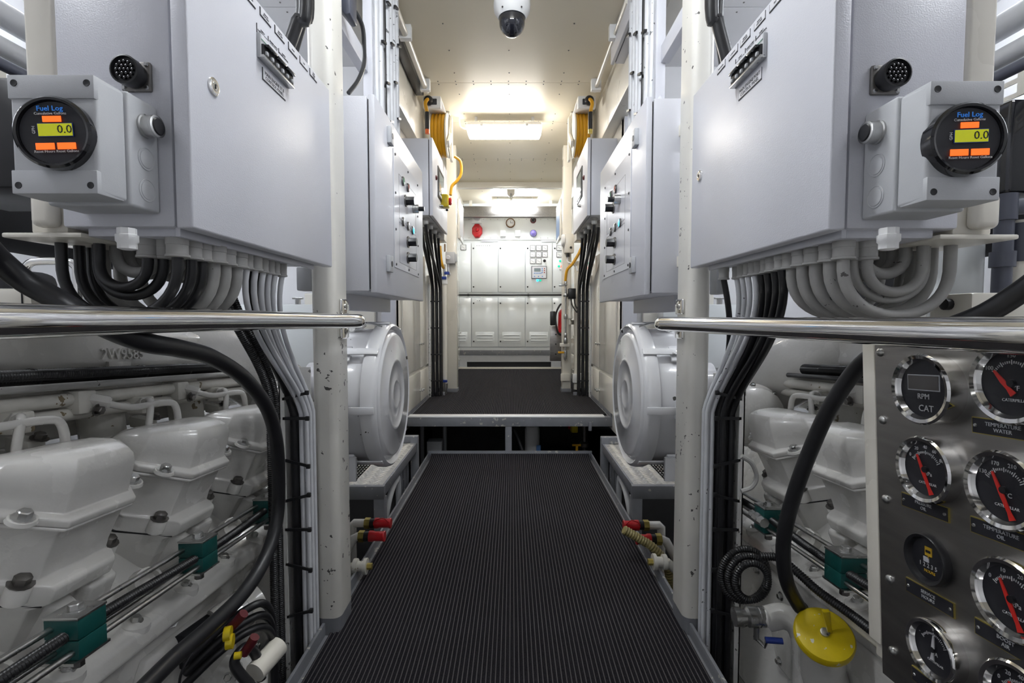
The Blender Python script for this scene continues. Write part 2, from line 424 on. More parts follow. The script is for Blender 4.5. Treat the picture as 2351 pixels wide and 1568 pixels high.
carpet('carpet_runner', KL + 0.014, KR - 0.014, 0.06, YE - 0.016, -0.006, 'black ribbed carpet runner on the lower walkway', 0.03)
carpet('carpet_runner', XL + 0.02, XR - 0.02, 3.775, 7.18, DECK + 0.002, 'black ribbed carpet on the raised deck beyond the white nosing')
MB().bx(hit(938, 955, Z=DECK).x, hit(1388, 957, Z=DECK).x, 3.692, 3.778, DECK - 0.003, DECK + 0.007).build(
    'step_nosing', 'whitep', None, 'white nosing strip along the edge of the raised deck', 'step nosing', bev=0.002)
# near pillars
for s, x0, x1 in ((-1, -0.656, -0.575), (1, 0.575, 0.648)):
    y0, y1, r = 1.60, 1.735, 0.026
    ring = []
    for cx, cy, a0 in ((x1 - r, y0 + r, -90), (x1 - r, y1 - r, 0), (x0 + r, y1 - r, 90), (x0 + r, y0 + r, 180)):
        for k in range(6):
            a = math.radians(a0 + 18 * k); ring.append((cx + r * math.cos(a), cy + r * math.sin(a)))
    p = thing('pillar', 'cream rounded steel pillar beside the filter drum %s' % SIDE[s], 'pillar', ((x0 + x1) / 2, 1.67, -0.012))
    MB().loft([[V((a, b, z)) for a, b in ring] for z in (0.045, CZ)]).build('shaft', 'pillarpaint', p, ang=30)
    MB().loft([[V((a, b, z)) for a, b in ring] for z in (-0.012, 0.0455)]).build('scuffed_foot', 'deckgrey', p, ang=30)
    # rail plate bolted to the inner face
    xi = x1 if s < 0 else x0
    for zc in (EYE + 0.038, EYE - 0.045):
        pl = MB().obx((xi - s * 0.005, 1.675, zc), (0.010, 0, 0), (0, 0.072, 0), (0, 0, 0.052)).build('rail_plate', 'chrome', p, bev=0.008, seg=3)
        MB().lathe([(0.011, 0), (0.011, 0.003), (0.005, 0.004), (0.005, 0.001)], (xi - s * 0.010, 1.675, zc), (-s, 0, 0), 14).build('screw', 'steel', pl)
# corridor pillars
for s, a, b2 in ((-1, hit(1027, 800, Y=4.93).x, hit(1049, 800, Y=4.93).x), (1, hit(1291, 800, Y=4.93).x, hit(1311, 800, Y=4.93).x)):
    p = thing('pillar', 'square white pillar standing on the raised deck %s' % SIDE[s], 'pillar', ((a + b2) / 2, 4.98, DECK))
    MB().bx(a, b2, 4.93, 5.04, DECK + 0.035, CZ).build('shaft', 'cream', p, bev=0.006)
    MB().bx(a - 0.004, b2 + 0.004, 4.926, 5.044, DECK, DECK + 0.04).build('scuffed_foot', 'deckgrey', p, bev=0.003)
    MB().bx(*sorted((a if s < 0 else b2, (a if s < 0 else b2) + s * 0.16)), 4.72, 4.735, DECK, DECK + 0.035).build('coaming', 'deckgrey', p, bev=0.002)
# ================================================================== LAMPS
def lamp(name, c, w, label, m, group=None, dy=0.13, dz=0.085):
    x, y, z = c
    t = thing(name, label, 'ceiling lamp', (x, y, CZ), group)
    MB().loft([[V((x - w / 2, y - dy / 2, z)), V((x + w / 2, y - dy / 2, z)), V((x + w / 2, y + dy / 2, z)), V((x - w / 2, y + dy / 2, z))],
               [V((x - w / 2 + .012, y - dy / 2 + .01, z + .03)), V((x + w / 2 - .012, y - dy / 2 + .01, z + .03)), V((x + w / 2 - .012, y + dy / 2 - .01, z + .03)), V((x - w / 2 + .012, y + dy / 2 - .01, z + .03))]]).build('housing', 'whitep', t, bev=0.004)
    MB().loft([[V((x - w / 2 + i, y - dy / 2 + i, zz)), V((x + w / 2 - i, y - dy / 2 + i, zz)), V((x + w / 2 - i, y + dy / 2 - i, zz)), V((x - w / 2 + i, y + dy / 2 - i, zz))]
               for i, zz in ((0.0, z - 0.001), (0.004, z - 0.045), (0.02, z - dz))]).build('diffuser', m, t, bev=0.008, label='glowing white diffuser')
    for sx in (-1, 1):
        MB().bx(x + sx * w * 0.38 - 0.012, x + sx * w * 0.38 + 0.012, y - 0.012, y + 0.012, z + 0.028, CZ).build('hanger', 'whitep', t, bev=0.003)
        for sy in (-1, 1): MB().bx(x + sx * w * 0.3 - 0.012, x + sx * w * 0.3 + 0.012, y + sy * dy / 2 - 0.006, y + sy * dy / 2 + 0.006, z - 0.012, z + 0.018).build('clip', 'whitep', t, bev=0.002)
    return t
l1 = hit(1158, 296, Z=EYE + 1.60)
lamp('ceiling_lamp', (l1.x, l1.y, EYE + 1.61), 0.63, 'warm fluorescent ceiling lamp between the two hose reels', 'lamp')
l2 = hit(1182, 468, Y=7.05)
lamp('ceiling_lamp', (l2.x, 7.05, l2.z + 0.03), 0.64, 'white fluorescent ceiling lamp before the switchboard', 'lamp_far')
lamp('ceiling_lamp', (-0.02, 1.25, EYE + 1.61), 0.63, 'fluorescent lamp over the lower walkway', 'lamp_cool')
for s in (-1, 1):
    lamp('ceiling_lamp', (s * 2.1, 2.0, EYE + 1.61), 0.63, 'added unseen lamp beyond the %s engine silencer' % ENG[s], 'lamp_cool')  # added out of view to light the engine bays from behind
    lamp('ceiling_lamp', (s * 1.75, 0.35, EYE + 1.61), 0.63, 'added dimmer fill lamp over the %s engine' % ENG[s], 'lamp_fill')  # added out of view to brighten the lower engines
# gland and conduit of the visible lamp
b = MB(); b.tube(spline([(l1.x - 0.31, l1.y, EYE + 1.60), (l1.x - 0.345, l1.y, EYE + 1.605), (l1.x - 0.375, l1.y + 0.01, EYE + 1.63), (l1.x - 0.385, l1.y + .01, CZ)], 5), 0.006, 8)
b.build('lamp_cable', 'cablewhite', None, 'thin white cable feeding the lamp between the hose reels', 'cable')
# ================================================================== CCTV DOME
cc = hit(1175.5, 12, Y=2.45)
t = thing('dome_camera', 'white ceiling dome camera with dark smoked bubble', 'camera', (cc.x, 2.45, CZ))
R0 = 41 * 2.45 / F
zt = hit(1175, 33, Y=2.45 - R0).z
MB().lathe([(0.035, CZ - cc.z), (0.035, 0.11), (0.06, 0.10), (R0 * 0.97, 0.06), (R0, 0.0), (R0 * 0.97, -0.03), (R0 * 0.74, -0.062), (R0 * 0.70, -0.060)], cc, Z, 32).build('housing', 'whitep', t)
prof = [(R0 * 0.70, -0.055)] + [(R0 * 0.70 * math.cos(a), -0.065 - 0.020 - R0 * 0.70 * math.sin(a)) for a in [i * math.pi / 20 for i in range(11)]]
MB().lathe(prof, cc, Z, 28).build('smoked_bubble', 'domeblack', t, label='dark smoked dome')
MB().lathe([(0.016, 0), (0.018, 0.012), (0.009, 0.014)], (cc.x, cc.y - R0 * 0.98, cc.z + 0.012), (0, -1, 0), 14).build('sensor', 'blackgloss', t)
for sx in (-1, 1): MB().lathe([(0.004, 0), (0.004, 0.003)], (cc.x + sx * 0.045, cc.y - R0 * 0.72, cc.z - 0.046), (0, -0.7, -0.7), 8).build('screw', 'darksteel', t)
# ================================================================== CEILING PIPES
for s in (-1, 1):
    z0 = EYE + 1.645; xx = s * 0.61 - 0.01; r = 0.019 if s < 0 else 0.013
    t = thing('conduit_pipe', 'white conduit pipe clipped along the ceiling edge %s' % SIDE[s], 'pipe', (xx, 2.9, z0))
    MB().cyl((xx, 2.64, z0), (xx, 3.66, z0), r).build('pipe', 'cream', t)
    for y in (2.95, 3.6):
        MB().bx(xx - 0.035, xx + 0.035, y - 0.02, y + 0.02, z0 - 0.026, CZ).build('pipe_clamp', 'whitep', t, bev=0.004)
    if s < 0:
        MB().bx(-0.715, -0.655, 2.1, 3.74, CZ - 0.05, CZ).build('cable_channel', 'black', None, 'dark open cable channel beside the conduit pipe on the ST.B panel side', 'cable channel', bev=0.002)
# dark crane rail in front of the switchboard
t = thing('crane_rail', 'dark grey lifting rail across the corridor ceiling', 'rail', (0, 7.2, EYE + 1.5))
za, zbm = hit(1175, 497, Y=7.22).z, hit(1175, 474, Y=7.22).z
MB().bx(XL + 0.03, XR - 0.03, 7.20, 7.27, za, zbm).build('beam', 'darksteel', t, bev=0.003)
MB().bx(XL + 0.03, XR - 0.03, 7.17, 7.28, za - 0.012, za).build('flange', 'darksteel', t)
for sx in (-0.6, 0.56): MB().bx(sx - .02, sx + .02, 7.22, 7.25, zbm - 0.004, CZ).build('hanger', 'cream', t)
# hook plate under the beam
hp = hit(1173, 445, Y=6.20)
t = thing('lifting_eye', 'white lifting eye plate under the transverse ceiling beam', 'lifting eye', (hp.x, 6.24, hp.z))
MB().prism([(-.05, .07), (.05, .07), (.045, 0), (.02, -.03), (-.02, -.03), (-.045, 0)], (hp.x, 6.235, hp.z), X, Z, V((0, 0.014, 0))).build('plate', 'wallwhite', t, bev=0.003)
MB().lathe([(0.018, 0), (0.018, 0.004)], (hp.x, 6.234, hp.z), (0, -1, 0), 14).build('eye', 'darksteel', t)
b = MB(); b.tube(spline([(hp.x, 6.225, hp.z), (hp.x + .012, 6.225, hp.z - .05), (hp.x, 6.225, hp.z - .09), (hp.x - .01, 6.225, hp.z - .05), (hp.x, 6.225, hp.z)], 5), 0.005, 6); b.build('shackle', 'steel', t)
# ================================================================== SWITCHBOARD
def fp(px, py, d=0.0): return hit(px, py, Y=YF - d)
sb = thing('switchboard', 'tall white switchboard with hinged doors at the end of the corridor', 'switchboard', (0, YF + 0.15, DECK))
xe = [fp(p, 600).x for p in (1020, 1081.7, 1143.6, 1206, 1268, 1330)]
zT, z1, z2, z3, z4, z5 = (fp(1175, p).z for p in (550, 558, 671, 684, 796, 804))
MB().bx(xe[0], xe[-1], YF + 0.012, 7.79, z5, zT).build('carcass', 'board', sb)
doors = {}
for i in range(5):
    for nm, za_, zb_ in (('u', z2, z1), ('l', z4, z3)):
        d = MB().bx(xe[i] + 0.006, xe[i + 1] - 0.006, YF - 0.010, YF + 0.012, za_, zb_).build('door', 'board', sb, bev=0.004)
        doors[nm + str(i)] = d
        for zz in (za_ + 0.08, zb_ - 0.08):
            MB().lathe([(0.012, 0), (0.011, 0.006), (0.004, 0.008)], (xe[i] + 0.035, YF - 0.010, zz), (0, -1, 0), 10).build('latch', 'black', d)
        if nm == 'l':
            lv = MB().bx(xe[i] + 0.06, xe[i + 1] - 0.06, YF - 0.014, YF - 0.009, za_ + 0.05, za_ + 0.22).build('louvre', 'board', d, bev=0.003)
            for k in range(3):
                MB().bx(xe[i] + 0.085, xe[i + 1] - 0.085, YF - 0.026, YF - 0.013, za_ + 0.085 + 0.042 * k, za_ + 0.10 + 0.042 * k).build('slat', 'board', lv, bev=0.003)
MB().bx(xe[0], xe[-1], YF - 0.004, YF + 0.02, zT - 0.005, zT + 0.012).build('header', 'board', sb, bev=0.002)
for p in (1125, 1262): MB().bx(fp(p - 20, 553).x, fp(p + 20, 553).x, YF - 0.007, YF - 0.003, fp(p, 555).z, fp(p, 551.5).z).build('name_strip', 'label', sb)
br = MB(); br.cyl((xe[0], YF - 0.05, fp(0, 677.5).z), (xe[-1], YF - 0.05, fp(0, 677.5).z), 0.013); br.build('hand_rail', 'black', sb, label='black hand rail across the doors')
for p in (1073, 1214): MB().obx((fp(p, 0).x, YF - 0.03, fp(0, 677.5).z), (0.03, 0, 0), (0, 0.06, 0), (0, 0, 0.036)).build('rail_bracket', 'black', sb, bev=0.004)
MB().bx(xe[0], xe[-1], YF + 0.005, YF + 0.05, fp(0, 815).z, z5).build('plinth_trim', 'deckgrey', sb, bev=0.003)
MB().bx(xe[0], xe[-1], YF + 0.02, YF + 0.06, fp(0, 831).z, fp(0, 815).z).build('plinth', 'boxgrey', sb)
MB().bx(fp(1068, 0).x, fp(1270, 0).x, YF + 0.05, YF + 0.1, DECK, fp(0, 831).z).build('plinth_gap', 'black', sb)
for p in (1057, 1281): MB().bx(fp(p - 12, 0).x, fp(p + 11, 0).x, YF + 0.02, YF + 0.06, DECK, fp(0, 831).z).build('plinth_foot', 'boxgrey', sb)
def meter(px, py, d):
    c = fp(px, py, 0.012); h = 0.041
    m_ = MB().bx(c.x - h, c.x + h, YF - 0.018, YF - 0.009, c.z - h, c.z + h).build('meter', 'black', d, bev=0.003)
    MB().bx(c.x - h + .006, c.x + h - .006, YF - 0.0185, YF - 0.0170, c.z - h + .006, c.z + h - .006).build('dial', 'whitep', m_ if False else d)
    MB().obx((c.x, YF - 0.0192, c.z - 0.004), V((0.045, 0, -0.03)), (0, 0.001, 0), V((0.0016, 0, 0.0024))).build('pointer', 'ink', d)
for r_, row in enumerate((569.5, 584.5, 599.5)):
    for c_, q in enumerate((1223, 1237, 1251)):
        if r_ == 2 and c_ == 2: continue
        meter(q, row, doors['u3'])
meter(1064, 568, doors['u0']); meter(1284, 569, doors['u4']); meter(1284, 584.5, doors['u4'])
c = fp(1250, 599); MB().lathe([(0.022, 0), (0.022, 0.006), (0.012, 0.008), (0.012, 0.026)], (c.x, YF - 0.01, c.z), (0, -1, 0), 14).build('selector_knob', 'black', doors['u3'])
a, b2 = fp(1220, 640), fp(1255, 611)
cp = MB().bx(a.x, b2.x, YF - 0.028, YF - 0.009, a.z, b2.z).build('controller', 'black', doors['u3'], bev=0.005)
MB().bx(a.x + .008, b2.x - .008, YF - 0.0285, YF - 0.027, a.z + .008, b2.z - .008).build('fascia', 'label', doors['u3'])
q0, q1 = fp(1226, 624), fp(1241, 616); MB().bx(q0.x, q1.x, YF - 0.030, YF - 0.028, q0.z, q1.z).build('display', 'screen', doors['u3'])
for i in range(5):
    q = fp(1227 + 3.6 * i, 627.5); MB().bx(q.x - .008, q.x + .008, YF - 0.031, YF - 0.028, q.z - .007, q.z + .007).build('key', 'signblue', doors['u3'])
for i in range(3):
    q = fp(1244.5, 617 + 4.5 * i); MB().bx(q.x - .008, q.x + .008, YF - 0.031, YF - 0.028, q.z - .008, q.z + .008).build('key', 'signblue', doors['u3'])
    q = fp(1249.5, 617 + 4.5 * i); MB().bx(q.x - .008, q.x + .008, YF - 0.031, YF - 0.028, q.z - .008, q.z + .008).build('key', 'redlens', doors['u3'])
    q = fp(1227 + 9 * i, 635); MB().bx(q.x - .008, q.x + .008, YF - 0.031, YF - 0.028, q.z - .008, q.z + .008).build('key', 'signblue', doors['u3'])
for q, mm, dd in ((1234, 'bluelens', 'u3'), (1240.5, 'greenled', 'u3')):
    c = fp(q, 644); MB().lathe([(0.017, 0), (0.015, 0.008), (0.006, 0.012)], (c.x, YF - 0.01, c.z), (0, -1, 0), 12).build('pilot_lamp', mm, doors[dd])
for q, w_, mm in ((1286, 599.5, 'greenled'), (1283, 611.5, 'greenled'), (1289, 611.5, 'redled'), (1286, 618, 'whitelens')):
    c = fp(q, w_); MB().lathe([(0.017, 0), (0.015, 0.008), (0.006, 0.012)], (c.x, YF - 0.01, c.z), (0, -1, 0), 12).build('pilot_lamp', mm, doors['u4'])
for k in range(7):
    c = fp(1095.5 + 4.8 * k, 564); MB().lathe([(0.008, 0), (0.006, 0.004)], (c.x, YF - 0.01, c.z), (0, -1, 0), 8).build('pilot_lamp', 'boxgrey', doors['u1'])
for k in range(2):
    c = fp(1096 + 5 * k, 690); MB().lathe([(0.008, 0), (0.006, 0.004)], (c.x, YF - 0.01, c.z), (0, -1, 0), 8).build('pilot_lamp', 'boxgrey', doors['l1'])
# wall above the switchboard
wu = struct('wall_over_switchboard', MB().bx(-0.85, 0.8, YF + 0.02, YF + 0.06, zT + 0.012, CZ), 'board', label='white riveted wall panel over the switchboard')
rb = MB()
for k in range(14):
    for py in (503, 546):
        q = fp(1060 + 16.5 * k, py); rb.lathe([(0.007, 0), (0.004, 0.003)], (q.x, YF + 0.02, q.z), (0, -1, 0), 6)
rb.build('rivets', 'steel', wu, kind='stuff')
def wp(px, py): return hit(px, py, Y=YF + 0.02)
k = 7.42 / F
c = wp(1094.5, 500)
t = thing('speaker', 'small round white speaker grille above the red siren', 'speaker', c)
MB().bx(c.x - .075, c.x + .075, YF - 0.005, YF + 0.02, c.z - .09, c.z + .065).build('back_plate', 'board', t, bev=0.004)
MB().lathe([(0.055, 0), (0.055, 0.012), (0.05, 0.018), (0.044, 0.014), (0.04, 0.018), (0.03, 0.014), (0.026, 0.018), (0.01, 0.02)], (c.x, YF - 0.005, c.z), (0, -1, 0), 24).build('grille', 'label', t)
c = wp(1096, 531)
t = thing('siren', 'red eight-sided alarm siren beneath the round speaker', 'siren', c)
oc = [(math.cos(math.radians(22.5 + 45 * i)), math.sin(math.radians(22.5 + 45 * i))) for i in range(8)]
MB().loft([[V((c.x + a * 12.5 * k * f_, YF + 0.02 - d_, c.z + b2 * 16.5 * k * f_)) for a, b2 in oc] for f_, d_ in ((1, 0), (1, 0.05), (0.85, 0.07))]).build('body', 'red', t, bev=0.004)
MB().lathe([(0.062, 0), (0.055, 0.004), (0.03, 0.002), (0.022, 0.02), (0.0, 0.026)], (c.x, YF - 0.05, c.z + 0.012), (0, -1, 0), 24).build('horn', 'red', t)
c = wp(1172, 512.5)
t = thing('wall_clock', 'round wall clock with bronze rim over the switchboard', 'clock', c)
MB().lathe([(0.070, 0), (0.070, 0.03), (0.062, 0.038), (0.055, 0.034)], (c.x, YF + 0.02, c.z), (0, -1, 0), 32, cap1=False).build('rim', 'rust', t)
MB().lathe([(0.056, 0), (0.056, 0.030)], (c.x, YF + 0.018, c.z), (0, -1, 0), 32).build('dial', 'whitep', t)
yc = YF - 0.013
MB().obx((c.x, yc, c.z + .014), (0.005, 0, 0), (0, 0.002, 0), (0, 0, 0.034)).build('hour_hand', 'ink', t)
MB().obx((c.x + .018, yc, c.z), (0.044, 0, 0), (0, 0.002, 0), (0, 0, 0.004)).build('minute_hand', 'ink', t)
mb = MB()
for i in range(12):
    a = math.radians(30 * i); mb.obx((c.x + 0.046 * math.sin(a), yc + .001, c.z + 0.046 * math.cos(a)), V((math.sin(a), 0, math.cos(a))) * 0.010, (0, 0.001, 0), V((math.cos(a), 0, -math.sin(a))) * 0.004)
mb.build('hour_marks', 'ink', t)
c = wp(1224, 506)
t = thing('beacon_lamp', 'dark red domed alarm beacon beside the clock', 'beacon', c)
MB().lathe([(0.045, 0), (0.045, 0.02), (0.04, 0.03)], (c.x, YF + 0.02, c.z), (0, -1, 0), 20).build('base', 'darkred', t)
MB().lathe([(0.032, 0), (0.030, 0.03), (0.018, 0.045), (0.002, 0.05)], (c.x, YF - 0.01, c.z), (0, -1, 0), 20).build('lens', 'blackgloss', t)
c = wp(1224.5, 536)
t = thing('beacon_lamp', 'violet domed beacon below the dark red beacon', 'beacon', c)
MB().lathe([(0.053, 0), (0.053, 0.015)], (c.x, YF + 0.02, c.z), (0, -1, 0), 20).build('base', 'pvc', t)
MB().lathe([(0.048, 0), (0.045, 0.03), (0.03, 0.05), (0.004, 0.058)], (c.x, YF + 0.005, c.z), (0, -1, 0), 20).build('lens', 'purple', t)
for px in (1155, 1188.5):
    c = wp(px, 537)
    t = thing('wall_vent', 'small white slotted vent box above the switchboard header', 'vent', c, 'pair of slotted vent boxes')
    MB().bx(c.x - .04, c.x + .04, YF - 0.03, YF + 0.02, c.z - .045, c.z + .045).build('body', 'whitep', t, bev=0.006)
    for sx in (-1, 1):
        for i in range(3): MB().obx((c.x + sx * .018, YF - 0.031, c.z + (i - 1) * .024), V((0.02, 0, sx * 0.012)), (0, 0.003, 0), (0, 0, 0.007)).build('slot', 'boxgrey', t)
# ================================================================== CONTROL BOXES PAST THE NEAR PILLARS
def lampbtn(par, p, s, m, name='pilot_lamp', r=0.020):
    b_ = MB().lathe([(r, 0), (r, 0.005), (r * 0.82, 0.008), (r * 0.80, 0.006)], p, (-s, 0, 0), 20).build(name, 'darksteel', par)
    MB().lathe([(r * 0.80, 0), (r * 0.80, 0.0075), (r * 0.5, 0.009)], p, (-s, 0, 0), 20).build('lens', m, b_)
def knob(par, p, s, m='black', r=0.021, h=0.030, pot=False):
    p = V(p); b_ = MB()
    if pot:
        b_ = MB().lathe([(r, 0), (r, 0.028), (r * 0.8, 0.03)], p, (-s, 0, 0), 20).build('potentiometer', 'steel', par)
        MB().lathe([(0.010, 0.028), (0.012, 0.032), (0.011, 0.055)], p, (-s, 0, 0), 14).build('dial', 'black', b_)
        return
    b_ = MB().lathe([(r * 1.25, 0), (r * 1.25, 0.006)], p, (-s, 0, 0), 20).build('selector_switch', 'darksteel', par)
    MB().lathe([(r, 0.006), (r * 0.9, 0.01), (r * 0.9, h + .012)], p, (-s, 0, 0), 8).build('handle', m, b_)
def cambox(s):
    xd = s * 0.482                                   # door plane
    yn = xd / ((865 - IW / 2) / F) if s < 0 else xd / ((1479 - IW / 2) / F)
    yn = 1.76; 
    n0 = (865, 672, 225, 972, 692) if s < 0 else (1479, 675, 231, 1376, 696)
    A = hit(n0[0], n0[1], X=xd); T_ = hit(n0[0], n0[2], X=xd); Bf = hit(n0[3], n0[4], X=xd)
    y0, y1, z0, z1 = A.y, Bf.y, (A.z + Bf.z) / 2, T_.z
    t = thing('control_box', 'pale grey wall control box with knobs and pilot lamps %s' % SIDE[s], 'control box', (xd + s * .12, (y0 + y1) / 2, z0))
    MB().bx(*sorted((xd + s * 0.028, xd + s * 0.20)), y0 + 0.004, y1, z0 + 0.006, z1 - 0.004).build('body', 'cabinet', t, bev=0.004)
    MB().bx(*sorted((xd + s * 0.021, xd + s * 0.029)), y0 + 0.014, y1 - 0.01, z0 + 0.014, z1 - 0.012).build('gasket', 'black', t)
    d = MB().bx(*sorted((xd, xd + s * 0.022)), y0, y1, z0, z1).build('door', 'cabinet', t, bev=0.004)
    # mounting panel with two engraved fields
    def on(px, py, o=0.0): return hit(px, py, X=xd - s * o)
    if s < 0: P = lambda x, y: (860 + x / 4.9, 340 + y / 4.9)
    else: P = lambda x, y: (1280 + x / 4.355, 200 + y / 4.355)
    if s < 0: cs_ = ((210, 5), (212, 1335), (490, 1465), (490, 400))
    else: cs_ = ((738, 620), (722, 0), (0, 0), (0, 0))
    a = on(*P(*cs_[0])) if s < 0 else hit(1449, 342, X=xd)
    yp0, yp1 = (on(*P(212, 700)).y, on(*P(490, 900)).y) if s < 0 else (hit(1449, 500, X=xd).y, hit(1388, 500, X=xd).y)
    zp1, zp0 = a.z, (on(*P(212, 1335)).z if s < 0 else hit(1443, 617, X=xd).z)
    pl = MB().bx(*sorted((xd, xd - s * 0.003)), yp0, yp1, zp0, zp1).build('front_plate', 'cabinet', d, bev=0.001, seg=1)
    # engraved frame lines
    ln = MB()
    def rect(ya, yb, za, zb):
        w = 0.0013; x = xd - s * 0.0032
        for (p, q, r_, u) in ((ya, yb, za, za + w), (ya, yb, zb - w, zb), (ya, ya + w, za, zb), (yb - w, yb, za, zb)):
            ln.bx(x - 0.0002, x + 0.0002, p, q, r_, u)
    hy = yp1 - yp0; hz = zp1 - zp0
    rect(yp0 + 0.17 * hy, yp0 + 0.86 * hy, zp0 + 0.45 * hz, zp0 + 0.84 * hz)
    rect(yp0 + 0.17 * hy, yp0 + 0.86 * hy, zp0 + 0.06 * hz, zp0 + 0.42 * hz)
    ln.build('engraved_frame', 'ink', d)
    for fy in (0.05, 0.52, 0.95):
        for fz in (0.03, 0.33, 0.64, 0.965):
            if fy == 0.52 and fz in (0.33, 0.64): continue
            MB().lathe([(0.006, 0), (0.0045, 0.003)], (xd - s * 0.003, yp0 + fy * hy, zp0 + fz * hz), (-s, 0, 0), 8).build('screw', 'ink', d)
    items = ([('g', 313, 372), ('r', 369, 445), ('k', 345, 593), ('p', 432, 684), ('w', 316, 828), ('w', 371, 879), ('b', 423, 926), ('k', 372, 1056), ('k', 372, 1233)] if s < 0 else
             [('r', 586, 1020), ('g', 541, 1080), ('p', 625, 1124), ('k', 562, 1207), ('b', 629, 1358), ('w', 579, 1405), ('w', 535, 1447), ('k', 577, 1555), ('k', 572, 1722)])
    for kd, x, y in items:
        p = on(*P(x, y), 0.003)
        if kd == 'k': knob(d, p, s)
        elif kd == 'p': knob(d, p, s, pot=True)
        else: lampbtn(d, p, s, {'g': 'greenlens', 'r': 'redlens', 'w': 'whitelens', 'b': 'bluelens'}[kd])
        text(d, '------' if False else 'I  O', p + V((0, 0, 0.034)), (0, s * -1.0 * -1 * (1 if s < 0 else -1) if False else (1 if s < 0 else -1) * 1.0, 0), (0, 0, 1), 0.008, 'ink') if False else None
    locks = ((150, 1303), (0, 0)) if s < 0 else ((0, 0), (0, 0))
    for px, py in (((892, 313), (890.5, 606)) if s < 0 else ((1463, 318), (1456, 609))):
        p = on(px, py); lk = MB().bx(*sorted((xd, xd - s * 0.016)), p.y - 0.026, p.y + 0.026, p.z - 0.032, p.z + 0.032).build('lock', 'boxgrey', d, bev=0.003)
        MB().lathe([(0.011, 0), (0.011, 0.002), (0.006, 0.0015)], (xd - s * 0.016, p.y, p.z), (-s, 0, 0), 14).build('key_hole', 'ink', lk)
    # wall brackets that carry the box from the pillar
    for zz in (z0 + 0.12, z1 - 0.12):
        MB().bx(*sorted((s * 0.60, s * 0.68)), 1.72, y1 - 0.1, zz - 0.02, zz + 0.02).build('bracket', 'cream', t, bev=0.003)
    MB().bx(*sorted((s * 0.64, s * 0.68)), 1.95, 2.6, z0 - 0.06, z1 - 0.06).build('back_frame', 'cabinet', t, bev=0.003)
    return y0, y1, z0, z1
CB = {s: cambox(s) for s in (-1, 1)}
# ================================================================== VERTICAL CABLE LADDERS
for s in (-1, 1):
    xl = s * 0.625
    za = CB[s][3] - 0.02
    ya, yb = (hit(846, 150, X=xl).y, hit(896, 150, X=xl).y) if s < 0 else (hit(1515, 150, X=xl).y, hit(1464, 150, X=xl).y)
    t = thing('cable_ladder', 'white cable ladder rising above the control box %s' % SIDE[s], 'cable ladder', (xl, (ya + yb) / 2, za))
    for y in (ya, yb):
        MB().bx(xl - 0.02, xl + 0.02, y - 0.012, y + 0.012, za, CZ).build('side_rail', 'cabinet', t, bev=0.002)
    for z in (za + 0.10, za + 0.30, za + 0.50, za + 0.72):
        MB().bx(xl - 0.008, xl + 0.008, ya, yb, z, z + 0.03).build('rung', 'cabinet', t, bev=0.002)
    # angled foot towards the near pillar
    MB().tube([(xl, ya, za + 0.16), (xl, ya - 0.14, za + 0.02)], 0.014, 4).build('stay', 'cabinet', t)
    MB().bx(*sorted((xl - 0.0 * s, xl + s * 0.04)), 1.73, ya, za + 0.30, za + 0.37).build('arm', 'cabinet', t, bev=0.003)
    n = 12
    for i in range(n):
        y = ya + 0.028 + (yb - ya - 0.056) * i / (n - 1); xo = xl - s * (0.026 + 0.012 * (i % 2)); r = .0135 if i != 3 else .010
        j = lambda: random.uniform(-.0015, .0015)
        pts = [(xo, y + 0.02, za + 0.018), (xo, y + j() + 0.01, za + 0.12), (xo, y + j(), za + 0.3), (xo, y + j(), za + 0.5), (xo, y + j(), za + 0.75), (xo, y, CZ)]
        MB().tube(spline(pts, 5), r, 8).build('cable', 'cablewhite' if i != 3 else 'rubber', None,
            ('white cable strapped to the cable ladder %s' if i != 3 else 'single black cable on the cable ladder %s') % SIDE[s], 'cable', 'white cables on the ladder %s' % SIDE[s] if i != 3 else None)
    for k in range(12):
        i = (k * 5) % n; y = ya + 0.028 + (yb - ya - 0.056) * i / (n - 1); z = za + 0.09 + 0.075 * k
        MB().obx((xl - s * 0.054, y, z), (0.012, 0, 0), (0, 0.055, 0.018), (0, -0.003, 0.009)).build('cable_tie', 'black', t)
# black cable by the ladder, and its handset, on the starboard side
pts = [hit(812, 20, Y=1.85), hit(832, 60, Y=1.9), hit(836, 110, Y=1.92), hit(835, 150, Y=1.92), hit(822, 185, Y=1.9), hit(800, 214, Y=1.86)]
MB().tube(spline(pts, 6), 0.008, 8).build('cable', 'rubber', None, 'black cable hanging from the dark bracket beside the cable ladder', 'cable')
t = thing('bracket_lamp', 'dark grey bracket box at the top of the ST.B pillar', 'bracket', hit(790, 20, Y=1.78))
p = hit(790, 5, Y=1.78)
MB().prism([(-.035, .06), (.03, .06), (.03, -.055), (.012, -.06), (-.035, .0)], (p.x, 1.75, p.z), X, Z, V((0, 0.08, 0))).build('body', 'pvc', t, bev=0.006)
MB().bx(-0.60, -0.52, 1.76, 1.80, p.z + 0.055, p.z + 0.085).build('arm', 'pvc', t)
# small grey box between cabinet and pillar, each side
for s in (-1, 1):
    a, b2 = (hit(689, 668, Y=1.70), hit(716, 615, Y=1.70)) if s < 0 else (hit(1636, 676, Y=1.70), hit(1660, 618, Y=1.70))
    MB().bx(min(a.x, b2.x), max(a.x, b2.x) + (0.01 if s < 0 else 0), 1.67, 1.73, a.z, b2.z).build('junction_box', 'boxgrey', None, 'small grey junction box on the pillar %s' % SIDE[s], 'junction box', bev=0.005)
